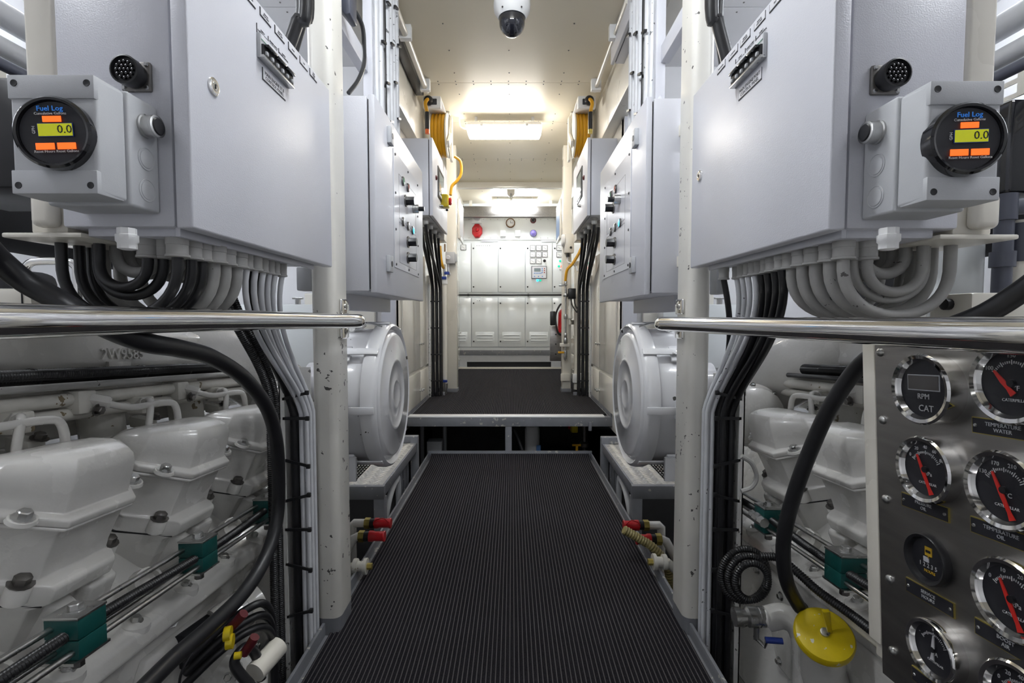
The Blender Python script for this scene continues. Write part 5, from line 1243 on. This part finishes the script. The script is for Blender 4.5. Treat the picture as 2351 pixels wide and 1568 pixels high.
    # intake manifold with casting number, and its caps
    MB(EM).loft([[V((o, y, z)) for o, z in ((1.06, -.118), (1.06, -.028), (1.09, -.004), (1.40, .0), (1.40, -.30), (1.14, -.30), (1.10, -.14))] for y in (.62, 2.05)]).build('intake_manifold', 'engine2' if False else 'engine', t, bev=.014, seg=3)
    MB(EM).bx(1.03, 1.10, .50, .64, -.17, .02).build('manifold_cap', 'engine', t, bev=.008)
    hexbolt(t, E(1.055, .72, -.065), (-s, 0, 0), .016, .014, 'engine')
    if s < 0:
        text(t, '2W9585', E(1.0565, 1.335, -.086), (0, 1, -.07), (0, 0, 1), .042, 'engine', name='casting_number', ext=.0025)
    MB(EM).cyl((1.045, 1.30, -.15), (1.045, 1.30, -.105), .028, n=6).build('plug', 'engine', t)
    # exhaust elbow / charge air pipe at the far end and turbo cover
    MB(EM).tube(spline([(1.30, 1.50, -.06), (1.20, 1.68, -.07), (1.08, 1.92, -.13), (1.0, 2.12, -.25)], 8), .135, 24).build('charge_pipe', 'engine', t)
    MB(EM).lathe([(.118, 0), (.118, .03), (.108, .04), (.10, .07), (.07, .085), (.03, .09)], (.885, 1.90, -.31), (0, -1, .07), 32).build('turbo_cover', 'engine', t)
    for k in range(8):
        a = math.pi * k / 4; hexbolt(t, E(.885 + .112 * math.cos(a), 1.872, -.31 + .112 * math.sin(a)), (0, -1, 0), .008, .008)
    # teal clamp row with steel lines
    for k in range(4):
        y = .825 + .33 * k
        bk = MB(EM).obx((.775, y, -.600), (.10, 0, 0), (0, .075, 0), (0, 0, .005)).build('clamp_bracket', 'steel', t)
        MB(EM).cyl((.752, y, -.625), (.752, y, -.605), .010, n=6).build('bracket_bolt', 'darksteel', bk)
        c_ = MB(EM).obx((.752, y, -.581), (.058, 0, 0), (0, .058, 0), (0, 0, .0335)).build('pipe_clamp', 'teal', t, bev=.002, label='dark green pipe clamp')
        MB(EM).obx((.752, y, -.546), (.058, 0, 0), (0, .058, 0), (0, 0, .0345)).build('clamp_half', 'teal', c_, bev=.002)
        MB(EM).obx((.752, y, -.5265), (.060, 0, 0), (0, .060, 0), (0, 0, .005)).build('top_plate', 'steel', c_, bev=.001)
        hexbolt(c_, E(.752, y, -.524), (0, 0, 1), .011, .010)
    for j, (o, z) in enumerate(((.770, -.545), (.735, -.585), (.765, -.585))):
        MB(EM).tube([(o, .3, z), (o, 2.05, z)], .0058, 10).build('steel_line', 'steel', t)
    wv = [(.745 + .003 * math.sin(y * 9), y, -.562 + .004 * math.cos(y * 8)) for y in [.3 + .07 * i for i in range(26)]]
    MB(EM).corr(spline(wv, 4), .0105, .0055).build('ribbed_conduit', 'loom', t)
    return EM, t
EML, enL = engine(-1, 0.0)
EMR, enR = engine(1, -0.07)
# harness looms along the engine tops
for s, EM in ((-1, EML), (1, EMR)):
    pts = [EM((1.0, y, z)) for y, z in ((.45, -.134), (.8, -.134), (1.1, -.134), (1.35, -.134), (1.55, -.134), (1.75, -.134))]
    MB().corr(spline(pts, 8), .0185, .0065, 12).build('wiring_loom', 'loom', None, 'thick ribbed black wiring loom along the %s engine top' % ENG[s], 'loom')
    pts = [EM((.975, y, z)) for y, z in ((.45, -.156), (.85, -.155), (1.2, -.155), (1.5, -.155), (1.8, -.156))]
    MB().tube(spline(pts, 8), .008, 10).build('cable', 'cablegrey' if s < 0 else 'rubber', None, '%s cable lying under the ribbed loom of the %s engine' % ('grey' if s < 0 else 'black', ENG[s]), 'cable')
    pts = [EM((.964, y, z)) for y, z in ((.55, -.128), (.9, -.127), (1.15, -.128), (1.4, -.127), (1.6, -.128))]
    MB().corr(spline(pts, 8), .011, .0055, 10).build('wiring_loom', 'loom', None, 'thin ribbed black wiring loom beside the thick one on the %s engine' % ENG[s], 'loom')
    tie = thing('loom_clip', 'black cable ties round the loom of the %s engine' % ENG[s], 'cable tie', EM((1.0, 1.1, -.15)))
    for y in (.72, 1.02, 1.32, 1.5):
        MB(EM).lathe([(.0200, -.004), (.0206, 0), (.0200, .004)], (1.0, y, -.134), (0, 1, 0), 16, False, False).build('tie', 'black', tie)
# large black hoses
MB().tube(spline([hit(-40, 560, Y=.72), hit(0, 600, Y=.75), hit(60, 648, Y=.78), hit(140, 692, Y=.80), hit(230, 745, Y=.80), hit(330, 785, Y=.85), hit(410, 800, Y=.94), hit(485, 820, Y=1.05), hit(560, 868, Y=1.18), hit(612, 935, Y=1.28), hit(634, 1010, Y=1.33), hit(640, 1100, Y=1.36), hit(636, 1190, Y=1.36), hit(612, 1275, Y=1.3), hit(560, 1360, Y=1.2), hit(480, 1440, Y=1.08), hit(400, 1510, Y=.98), hit(320, 1590, Y=.88)], 8), .0175, 16).build(
    'hose', 'rubber', None, 'long smooth black hose arching over the valve covers of the ST.B engine', 'hose')
MB().tube(spline([hit(2400, 630, Y=.72), hit(2340, 672, Y=.75), hit(2250, 725, Y=.8), hit(2110, 775, Y=.9), hit(1990, 825, Y=1.0), hit(1912, 925, Y=1.06), hit(1862, 1030, Y=1.1), hit(1822, 1140, Y=1.13), hit(1799, 1240, Y=1.15), hit(1805, 1330, Y=1.16), hit(1832, 1388, Y=1.20), hit(1840, 1396, Y=1.215)], 8), .0165, 16).build(
    'hose', 'rubber', None, 'long smooth black hose hanging past the valve covers of the PORT engine', 'hose')
# black looms bending from above into the trays
for s in (-1,):
    for k in range(2):
        zc_ = CAB[s][4]
        pts = route((s * .742, 1.23 + .048 * k), (s * .706, 1.425 + .034 * k), zc_ - .012, EYE - .26, -.70)
        b_ = MB()
        b_.corr(pts, .0118, .006)
        b_.build('wiring_loom', 'loom', None, 'black loom bending down beside the chipped tray %s' % SIDE[s], 'loom', 'looms beside the tray %s' % SIDE[s])
# ================================================================== STARTER AREA, ST.B SIDE
t = thing('starter_motor', 'white starter motor low on the ST.B engine', 'starter motor', hit(540, 1420, Y=1.5))
MB().cyl(hit(500, 1440, Y=1.27), hit(592, 1372, Y=1.36), .050, n=24).build('body', 'engine', t)
MB().lathe([(.055, 0), (.055, .02)], hit(560, 1396, Y=1.33), hit(592, 1372, Y=1.36) - hit(500, 1440, Y=1.27), 24).build('collar', 'engine2', t)
MB().cyl(hit(420, 1500, Y=1.20), hit(500, 1440, Y=1.30), .046, n=20).build('solenoid', 'charcoal', t)
for px, py in ((503, 1458), (545, 1412), (390, 1435)):
    p = hit(px, py, Y=1.24); MB().cyl(p, p + V((.02, -.02, .02)), .014, n=6).build('terminal', 'steel', t)
t = thing('oil_filler_housing', 'white cast housing with bolts at the foot of the ST.B engine', 'housing', hit(520, 1540, Y=1.3))
MB().obx(hit(520, 1600, Y=1.36), V((.16, .10, -.08)), V((-.06, .16, .05)), V((.05, -.02, .12))).build('casting', 'engine', t, bev=.02, seg=3)
for px, py in ((543, 1533), (522, 1558), (548, 1562)): hexbolt(t, hit(px, py, Y=1.24), (.4, -.6, .6), .010, .01)
MB().cyl(hit(585, 1545, Y=1.18), hit(640, 1482, Y=1.26), .026, n=20).build('filler_pipe', 'cream', t)
for k in range(3):
    pts = [hit(425, 1572 - 26 * k, Y=1.12), hit(500, 1500 - 26 * k, Y=1.15), hit(560, 1455 - 26 * k, Y=1.19), hit(606, 1440 - 27 * k, Y=1.23), hit(626 + 0 * k, 1470 - 20 * k, Y=1.26 + .026 * k), hit(630, 1560, Y=1.26 + .026 * k), hit(632, 1680, Y=1.26 + .026 * k)]
    MB().tube(spline(pts, 8), .0098, 12).build('battery_cable', 'rubber', None, 'thick black battery cable crossing the starter motor', 'cable', 'battery cables at the starter motor')
for k, pts in enumerate(([(530, 1440), (545, 1425), (560, 1408)], [(560, 1500), (575, 1480), (585, 1462)])):
    MB().tube([hit(px, py, Y=1.15) for px, py in pts], .0115, 10).build('red_boot', 'darkred', None, 'dark red boot on a battery cable by the starter', 'cable boot', 'red boots at the starter')
for k, (px, py) in enumerate(((522, 1460), (527, 1478), (545, 1510))):
    p = hit(px, py, Y=1.12); MB().cyl(p - V((.007, .0, -.004)), p + V((.007, .004, .004)), (.0165 if k < 2 else .008), n=16).build('cable_marker', 'yellow', None, 'yellow marker sleeve on a black battery cable', 'cable marker', 'yellow cable markers at the starter')
MB().tube(spline([hit(600, 1560, Y=1.2), hit(590, 1510, Y=1.2), hit(570, 1485, Y=1.18), hit(548, 1500, Y=1.15), hit(540, 1530, Y=1.14), hit(580, 1580, Y=1.15)], 6), .012, 10).build('cable', 'rubber', None, 'black cable tail curling below the yellow markers', 'cable')
MB().tube(spline([hit(480, 1440, Y=1.14), hit(440, 1500, Y=1.1), hit(415, 1550, Y=1.08), hit(410, 1600, Y=1.08)], 6), .003, 6).build('wire', 'rubber', None, 'thin black wire beside the long black hose', 'wire')
# ================================================================== PORT LOWER AREA
t = thing('filler_cap', 'chipped yellow oil filler cap with a lever', 'filler cap', hit(1893, 1455, Y=1.13))
cc = hit(1893, 1455, Y=1.13); nz = V((-.22, -.52, .82)).normalized()
MB().lathe([(.056, -.024), (.0635, -.020), (.0635, -.004), (.060, .001), (.052, .003), (.012, .004), (.001, .004)], cc, nz, 40).build('cap', 'yellow', t)
u_, w_ = frame_of(nz)
MB().lathe([(.010, .003), (.010, .010), (.006, .011)], cc - u_ * 0, nz, 16).build('boss', 'steel', t)
MB().loft([[cc + a * V((1, 0, 0)) + b_ * V((0, .8, .6)) for a, b_ in ((-w, -.004), (w, -.004), (w, .004), (-w, .004))] for cc, w in ((cc + nz * .004 + V((.012, 0, 0)), .006), (cc + nz * .02 + V((.006, 0, .010)), .006), (cc + nz * .045 + V((-.004, 0, .034)), .009))]).build('lever', 'yellow', t, bev=.002)
MB().cyl(cc - nz * .018, cc - nz * .045, .052, n=32).build('seal', 'charcoal', t)
MB().tube([cc - nz * .03, cc - nz * .14 + V((.012, 0, -.02)), cc + V((.11, .06, -.36))], .052, 28).build('neck', 'engine', t)
t = thing('side_pipe', 'white painted branch pipe leading to the ball valve', 'pipe', hit(1800, 1450, Y=1.35))
MB().tube(spline([hit(1762, 1420, Y=1.38), hit(1800, 1415, Y=1.36), hit(1835, 1440, Y=1.34), hit(1850, 1500, Y=1.33), hit(1850, 1600, Y=1.33)], 7), .034, 20).build('pipe', 'engine', t)
MB().lathe([(.026, 0), (.026, .012), (.021, .014), (.021, .03), (.026, .032), (.026, .042)], hit(1790, 1417, Y=1.37), (-1, .05, -.05), 16).build('threads', 'engine', t)
t = thing('ball_valve', 'steel ball valve with a blue lever on the PORT engine', 'ball valve', hit(1735, 1420, Y=1.38))
p0 = hit(1758, 1416, Y=1.38)
MB().lathe([(.024, 0), (.028, .004), (.028, .02), (.026, .022), (.026, .03), (.028, .032), (.028, .052), (.020, .058), (.020, .070), (.026, .072), (.026, .09)], p0, (-1, .04, -.02), 18).build('body', 'steel', t)
p1 = hit(1737, 1440, Y=1.36)
MB().cyl(p1, p1 - Z * .035, .008, n=10).build('stem', 'steel', t)
MB().tube([p1 - Z * .032, p1 + V((.02, -.01, -.05)), hit(1760, 1470, Y=1.34)], .006, 8).build('lever', 'steel', t)
MB().tube([hit(1757, 1469, Y=1.34), hit(1797, 1472, Y=1.33)], .0085, 10).build('grip', 'bluep', t, label='blue lever grip')
t = thing('round_cover', 'round white cover plate low on the PORT engine', 'cover plate', hit(1760, 1510, Y=1.55))
c_ = hit(1765, 1510, Y=1.55)
MB().lathe([(.13, -.03), (.13, 0), (.12, .012), (.06, .018), (.001, .02)], c_, (-.75, -.62, .25), 40).build('plate', 'engine', t)
u_, w_ = frame_of(V((-.75, -.62, .25)))
for k in range(6):
    a = math.pi * k / 3 + .3; hexbolt(t, c_ + (u_ * math.cos(a) + w_ * math.sin(a)) * .112 + V((-.75, -.62, .25)).normalized() * .012, (-.75, -.62, .25), .014, .012)
MB().cyl(c_, c_ + V((.15, .12, -.05)), .12, n=32).build('boss', 'engine', t)
for k in range(3):
    c_ = hit(1726, 1335, Y=1.29); rr = .044 + .010 * k; a0 = -.4
    pts = [c_ + V((rr * 1.0 * math.cos(a), .021 * k, rr * 1.15 * math.sin(a) - .002 * k)) for a in [a0 + i * 2 * math.pi * 1.0 / 40 for i in range(41)]]
    MB().corr(pts, .010, .006).build('conduit_coil', 'loom', None, 'coil of ribbed black conduit beside the ball valve', 'conduit', 'conduit coils beside the ball valve')
MB().corr(spline([hit(1745, 1277, Y=1.25), hit(1790, 1282, Y=1.24), hit(1835, 1318, Y=1.2), hit(1880, 1358, Y=1.15), hit(1950, 1408, Y=1.07), hit(2005, 1450, Y=1.0)], 8), .011, .006).build('conduit', 'loom', None, 'ribbed black conduit running below the green clamps of the PORT engine', 'conduit')
MB().tube(spline([hit(1702, 1128, Y=1.43), hit(1726, 1118, Y=1.43), hit(1737, 1095, Y=1.43), hit(1726, 1064, Y=1.43), hit(1702, 1047, Y=1.43)], 7), .007, 8).build('cable', 'cablegrey', None, 'grey cable looped behind the far valve cover of the PORT engine', 'cable')
t = thing('grease_fitting', 'steel pipe fitting stack beside the green clamps of the PORT engine', 'fitting', hit(1740, 1195, Y=1.42))
MB().lathe([(.004, 0), (.008, .01), (.013, .011), (.013, .03), (.009, .032), (.016, .036), (.016, .055), (.010, .058), (.014, .06), (.014, .08)], hit(1722, 1176, Y=1.45), hit(1760, 1205, Y=1.36) - hit(1722, 1176, Y=1.45), 8).build('fitting', 'steel', t)
# ================================================================== GAUGE PANEL
XG = .645; INC = math.radians(4.6)
g1 = V((0, -math.cos(INC), math.sin(INC))); g2 = V((0, math.sin(INC), math.cos(INC))); gn = V((-1, 0, 0))
def gp(px, py, o=0.0): return hit(px, py, X=XG - o)
A = gp(2008, 812); B = gp(2058, 1545)
Hh = (A - B).dot(g2) + .05; O_ = A + g2 * .03
t = thing('instrument_panel', 'stainless steel engine gauge panel with chrome-rimmed dials', 'gauge panel', (XG, .65, -.74))
Wd = .42
MB().obx(O_ + g1 * Wd / 2 - g2 * Hh / 2 + X * .002, X * .004, g1 * Wd, g2 * Hh).build('face_plate', 'brushed', t, bev=.001, seg=1)
MB().obx(O_ + g1 * (Wd / 2 - .010) - g2 * (Hh / 2 - .005) + X * .014, X * .020, g1 * (Wd + .02), g2 * (Hh - .03)).build('backing_frame', 'cream', t, bev=.003)
MB().obx(O_ - g1 * .017 - g2 * (Hh / 2 - .02) + X * .006, X * .012, g1 * .030, g2 * (Hh - .05)).build('edge_trim', 'cream', t, bev=.003)
MB().bx(XG + .02, XG + .06, .55, .60, -.74, O_.z - .2).build('stand', 'cream', t, bev=.003)
for px, py in ((2022, 809), (2028, 964), (2035, 1146), (2043, 1330), (2050, 1495)):
    p = gp(px, py); sq = MB().lathe([(.0075, 0), (.007, .003), (.004, .0055), (.001, .006)], p, gn, 16).build('screw', 'steel', t)
def gauge(px, py, r, kind, plate=None):
    c = gp(px, py, {'hours': .012, 'rpm': .028}.get(kind, .022)); c.x = XG
    rim = 'chrome' if kind != 'hours' else 'black'
    d = .022 if kind != 'hours' else .012
    if kind == 'rpm': d = .028
    g_ = MB().lathe([(r * 1.0, -.02), (r * 1.02, d - .010), (r * 1.02, d - .003), (r * .97, d), (r * .87, d - .0015), (r * .83, d - .006), (r * .80, d - .009)], c, gn, 44, cap1=False).build('gauge', rim, t)
    MB().lathe([(r * .87, d - .016), (r * .87, d - .010)], c, gn, 40).build('dial', 'ink', g_)
    f = c + gn * (d - .0095)
    def tx(sx, sy, s_, sz, m_='printwhite'): text(g_, s_, f + g1 * sx * r + g2 * sy * r + gn * .0006, g1, g2, sz * r, m_)
    if kind == 'rpm':
        MB().obx(f + g2 * .18 * r, gn * .0012, g1 * r * 1.10, g2 * r * .46).build('display_frame', 'boxgrey', g_)
        MB().obx(f + g2 * .18 * r + gn * .0006, gn * .0012, g1 * r * 1.04, g2 * r * .40).build('display', 'lcdgrey', g_)
        tx(.0, -.22, 'RPM', .22); tx(.08, -.56, 'CAT', .26)
    elif kind == 'hours':
        tx(.0, .12, '1', .30, 'printyellow')
        MB().obx(f + g2 * .30 * r, gn * .001, g1 * r * .34, g2 * r * .36).build('hour_glass', 'printyellow', g_)
        MB().obx(f + g2 * .30 * r + gn * .0006, gn * .001, g1 * r * .22, g2 * r * .10).build('hour_glass_waist', 'ink', g_)
        tx(-.02, -.28, '1 2 2 3 5', .24); tx(.05, -.5, 'HOURS', .16, 'printyellow')
        MB().obx(f - g2 * .05 * r - g1 * .12 * r, gn * .001, g1 * r * .26, g2 * r * .2).build('worn_patch', 'label', g_)
    else:
        tk = MB()
        for i in range(21):
            a = math.radians(150 - 6.0 * i); L_ = .12 if i % 5 == 0 else .06
            dr = g1 * math.cos(a) + g2 * math.sin(a); tn = g1 * -math.sin(a) + g2 * math.cos(a)
            tk.obx(f + dr * r * .52 + gn * .0004, dr * r * L_, tn * r * .02, gn * .0008)
        tk.build('scale_marks', 'printwhite', g_)
        unit, vals = {'psi': ('kPa', ('0', '20', '40', '60', '80')), 'temp': ('°C', ('130', '170', '210', '250')), 'temp2': ('°F', ('100', '150', '200')), 'boost': ('kPa', ('0', '10', '20', '30')), 'amp': ('A', ('-', '0', '+'))}[kind]
        for i, v in enumerate(vals):
            a = math.radians(148 - 115 * i / (len(vals) - 1)); tx(.68 * math.cos(a), .68 * math.sin(a), v, .15)
        tx(.10, -.12, unit, .17); tx(.05, -.42, 'CATERPILLAR', .105)
        if kind != 'amp':
            tip = g1 * -.28 * r + g2 * .42 * r; base = g1 * .22 * r - g2 * .72 * r
            if kind == 'temp2': tip, base = -g1 * .42 * r + g2 * .30 * r, g1 * .05 * r - g2 * .28 * r
            m_ = 'needle'
        else: tip = g1 * .05 * r + g2 * .5 * r; base = -g1 * .02 * r - g2 * .35 * r; m_ = 'printwhite'
        ax = (tip - base).normalized(); sd = ax.cross(gn)
        MB().loft([[f + gn * .0015 + p + sd * w, f + gn * .0030 + p + sd * w, f + gn * .0030 + p - sd * w, f + gn * .0015 + p - sd * w] for p, w in ((base, r * .08), (base + ax * r * .2, r * .045), (base + (tip - base) * .55, r * .06), (tip, r * .025))]).build('needle', m_, g_)
        MB().lathe([(r * .10, 0), (r * .09, .004)], f, gn, 14).build('needle_hub', 'black', g_)
    MB().lathe([(r * .86, d - .0045), (r * .84, d - .004), (.001, d - .0030)], c, gn, 32, cap0=False).build('glass', 'glass', g_)
    return c
gr = .0495
gauge(2106, 893, .053, 'rpm'); gauge(2308, 880, .0515, 'temp2')
gauge(2112, 1078, gr, 'psi'); gauge(2290, 1125, gr, 'temp')
gauge(2118, 1284, .038, 'hours'); gauge(2308, 1376, gr, 'boost')
gauge(2130, 1492, .043, 'amp'); gauge(2330, 1620, gr, 'psi')
for px, py, s_ in ((2307, 985, 'TEMPERATURE\nWATER'), (2124, 1163, 'PRESSURE\nOIL'), (2303, 1228, 'TEMPERATURE\nOIL'), (2135, 1370, 'SERVICE\nHOURS'), (2314, 1477, 'BOOST\nAIR'), (2150, 1585, 'AMMETER')):
    p = gp(px, py)
    n_ = MB().obx(p + gn * .0010, gn * .002, g1 * .088, g2 * .0225).build('name_plate', 'brass', t)
    MB().obx(p + gn * .0018 , gn * .002, g1 * .085, g2 * .020).build('plate_face', 'ink', n_)
    text(n_, s_, p + gn * .0032, g1, g2, .0072, 'boxgrey')
    for e_ in (-1, 1): MB().lathe([(.0026, 0), (.002, .0015)], p + gn * .0028 + g1 * e_ * .038, gn, 8).build('rivet', 'steel', n_)
# ================================================================== BACKGROUND OF THE ENGINE BAYS
for s in (-1, 1):
    t = thing('exhaust_silencer', 'dark lagged exhaust silencer above the %s engine' % ENG[s], 'silencer', (s * 1.5, 1.6, EYE + .2))
    MB().tube([(s * 2.0, 1.0, EYE + .50), (s * 2.0, 2.6, EYE + .44)], .20, 24).build('body', 'charcoal', t)
    MB().tube(spline([(s * 1.95, 1.5, EYE + .42), (s * 1.82, 1.5, EYE + .26), (s * 1.70, 1.5, EYE + .12), (s * 1.66, 1.5, EYE - .05), (s * 1.66, 1.5, EYE - .355)], 7), .10, 20).build('downpipe', 'charcoal', t)
    MB().lathe([(.13, 0), (.13, .03)], (s * 1.66, 1.5, EYE - .10), Z, 24).build('flange', 'darksteel', t)
    for k, (z, r, m_) in enumerate(((.95, .040, 'boxgrey'), (.86, .030, 'boxgrey'))):
        xx = s * (1.60 + .02 * k)
        MB().cyl((xx, .0, EYE + z), (xx, 3.1, EYE + z), r, n=18).build('overhead_pipe', m_, None, '%s grey overhead pipe beyond the %s cabinet' % ('upper' if k == 0 else 'lower', ENG[s]), 'pipe')
    tr = thing('cable_tray', 'perforated overhead tray beyond the %s cabinet' % ENG[s], 'cable tray', (s * 1.68, 1.4, EYE + .70))
    for k in range(3):
        MB().bx(*sorted((s * 1.60, s * 1.604)), .2, 3.1, EYE + .70 + .045 * k, EYE + .715 + .045 * k).build('strip', 'engine2', tr)
    for k in range(24): MB().bx(*sorted((s * 1.599, s * 1.605)), .25 + .12 * k, .275 + .12 * k, EYE + .70, EYE + .805).build('rung', 'engine2', tr)
    MB().cyl((s * 1.45, .2, EYE + .72), (s * 1.45, 3.1, EYE + .72), .018).build('overhead_pipe', 'pvc', None, 'thin dark overhead pipe beyond the %s cabinet' % ENG[s], 'pipe')
# chrome lifting handle, ST.B engine top
h0 = hit(62, 690, Y=1.12); h1 = hit(180, 690, Y=1.12); ht = hit(60, 600, Y=1.12).z
t = thing('grab_handle', 'chrome grab handle on top of the ST.B engine', 'handle', (h0.x, 1.12, EYE - .02))
MB().tube(spline([(h0.x, 1.12, EYE + .005), (h0.x, 1.12, ht - .03), (h0.x + .006, 1.12, ht - .008), (h0.x + .028, 1.12, ht), (h1.x - .028, 1.12, ht), (h1.x - .006, 1.12, ht - .008), (h1.x, 1.12, ht - .03), (h1.x, 1.12, EYE + .005)], 6), .0085, 12).build('bar', 'chrome', t)
MB().bx(h0.x - .03, h1.x + .03, 1.09, 1.15, EYE + .001, EYE + .012).build('foot', 'engine', t, bev=.004)
MB().bx(hit(128, 690, Y=1.3).x, hit(182, 690, Y=1.3).x, 1.3, 1.36, EYE - .010, hit(128, 668, Y=1.3).z).build('filter_box', 'board', None, 'small white box behind the chrome grab handle', 'box', bev=.004)
a = hit(-20, 705, Y=.95); b2 = hit(70, 662, Y=.95)
t = thing('engine_top_cover', 'cream top cover block on the ST.B engine beside the grab handle', 'cover', (a.x, .97, a.z))
MB().bx(a.x, b2.x, .95, 1.06, a.z - .02, b2.z).build('block', 'cream', t, bev=.008)
MB().bx(a.x + .06, a.x + .062, .948, .952, a.z, b2.z - .002).build('joint', 'ink', t)
p = hit(20, 690, Y=1.25)
MB().bx(p.x - .25, p.x + .06, 1.2, 1.34, EYE + .0, EYE + .12).build('dark_casing', 'charcoal', None, 'dark lagged casing behind the chrome grab handle', 'casing', bev=.03, seg=3)
# PORT background: tank, plastic pipes, white pipe, box
p = hit(2243, 640, Y=1.22)
t = thing('header_tank', 'white upright header tank behind the PORT cable loops', 'tank', (p.x, 1.4, EYE - .1))
MB().lathe([(.050, -.012), (.054, .0), (.054, .22), (.045, .24), (.01, .25)], (p.x, 1.28, EYE), Z, 32).build('shell', 'board', t)
p = hit(2303, 560, Y=1.16)
t = thing('plastic_pipe', 'dark grey plastic pipe with couplings behind the PORT gauge housing', 'pipe', (p.x, 1.16, EYE - .05))
MB().cyl((p.x, 1.16, EYE - .004), (p.x, 1.16, EYE + .26), .0185, n=20).build('riser', 'pvc', t)
z_ = hit(2303, 596, Y=1.16).z; MB().lathe([(.024, -.018), (.024, .018)], (p.x, 1.16, z_), Z, 20).build('coupling', 'pvc', t)
z_ = hit(2320, 477, Y=1.16).z
MB().lathe([(.023, -.03), (.023, .03)], (p.x, 1.16, z_), Z, 20).build('tee', 'pvc', t)
MB().tube([(p.x, 1.16, z_), (p.x + .25, 1.16, z_ + .02)], .0185, 18).build('branch', 'pvc', t)
p2 = hit(2352, 580, Y=1.16)
t = thing('plastic_pipe', 'white pipe with a black collar beyond the dark plastic pipe', 'pipe', (p2.x, 1.16, EYE))
MB().cyl((p2.x + .01, 1.18, EYE - .006), (p2.x + .01, 1.18, EYE + .23), .026, n=20).build('riser', 'cream', t)
zz = hit(2350, 555, Y=1.16).z; MB().lathe([(.029, -.045), (.029, .045)], (p2.x + .01, 1.18, zz), Z, 20).build('collar', 'pvc', t)
MB().tube(spline([hit(2168, 560, Y=1.22), hit(2166, 600, Y=1.22), hit(2160, 645, Y=1.22), hit(2140, 675, Y=1.22), hit(2105, 705, Y=1.22), hit(2060, 735, Y=1.22)], 7), .0155, 14).build('bent_pipe', 'board', None, 'bent white pipe behind the grey cable loops of the PORT cabinet', 'pipe')
a = hit(2230, 722, Y=.98); b2 = hit(2400, 672, Y=.98)
t = thing('sensor_box', 'cream sensor box with a black knob on the PORT engine top', 'box', (a.x, 1.0, a.z))
MB().bx(a.x, b2.x, .98, 1.08, a.z - .03, b2.z).build('body', 'cream', t, bev=.005)
MB().lathe([(.012, 0), (.012, .012), (.008, .014)], (a.x, 1.03, (a.z + b2.z) / 2), (-1, 0, 0), 12).build('knob', 'black', t)
p = hit(2150, 650, Y=1.6); MB().bx(p.x - .12, p.x + .18, 1.62, 1.9, EYE - .036, EYE + .22).build('dark_casing', 'charcoal', None, 'dark casing behind the bent white pipe', 'casing', bev=.02)
p = hit(2345, 335, Y=1.35); MB().bx(p.x - .03, p.x + .28, 1.35, 1.6, hit(2345, 440, Y=1.35).z, hit(2345, 225, Y=1.35).z).build('black_panel', 'blackgloss', None, 'glossy black panel behind the PORT gauge housing', 'panel', bev=.01)
p = hit(10, 300, Y=1.3); MB().bx(p.x - .3, p.x + .06, 1.3, 1.6, hit(10, 430, Y=1.3).z, hit(10, 175, Y=1.3).z).build('black_panel', 'black', None, 'black panel behind the ST.B gauge housing', 'panel', bev=.01)
# white service box on the bulkhead seen past the pillars
for s in (-1, 1):
    a = hit(655 if s < 0 else 1625, 740, Y=3.24); b2 = hit(716 if s < 0 else 1690, 699, Y=3.24)
    t = thing('service_box', 'white service box with a valve on the bulkhead %s' % SIDE[s], 'box', ((a.x + b2.x) / 2, 3.3, a.z))
    MB().bx(min(a.x, b2.x) - .3, max(a.x, b2.x) + .02, 3.22, YB - .052, a.z - .3, b2.z).build('body', 'board', t, bev=.005)
    q = hit(684 if s < 0 else 1652, 690, Y=3.26)
    MB().cyl((q.x, 3.26, b2.z), (q.x, 3.26, b2.z + .04), .018).build('stem', 'steel', t)
    MB().bx(q.x - .035, q.x + .035, 3.25, 3.27, b2.z + .035, b2.z + .047).build('handle', 'steel', t, bev=.003)
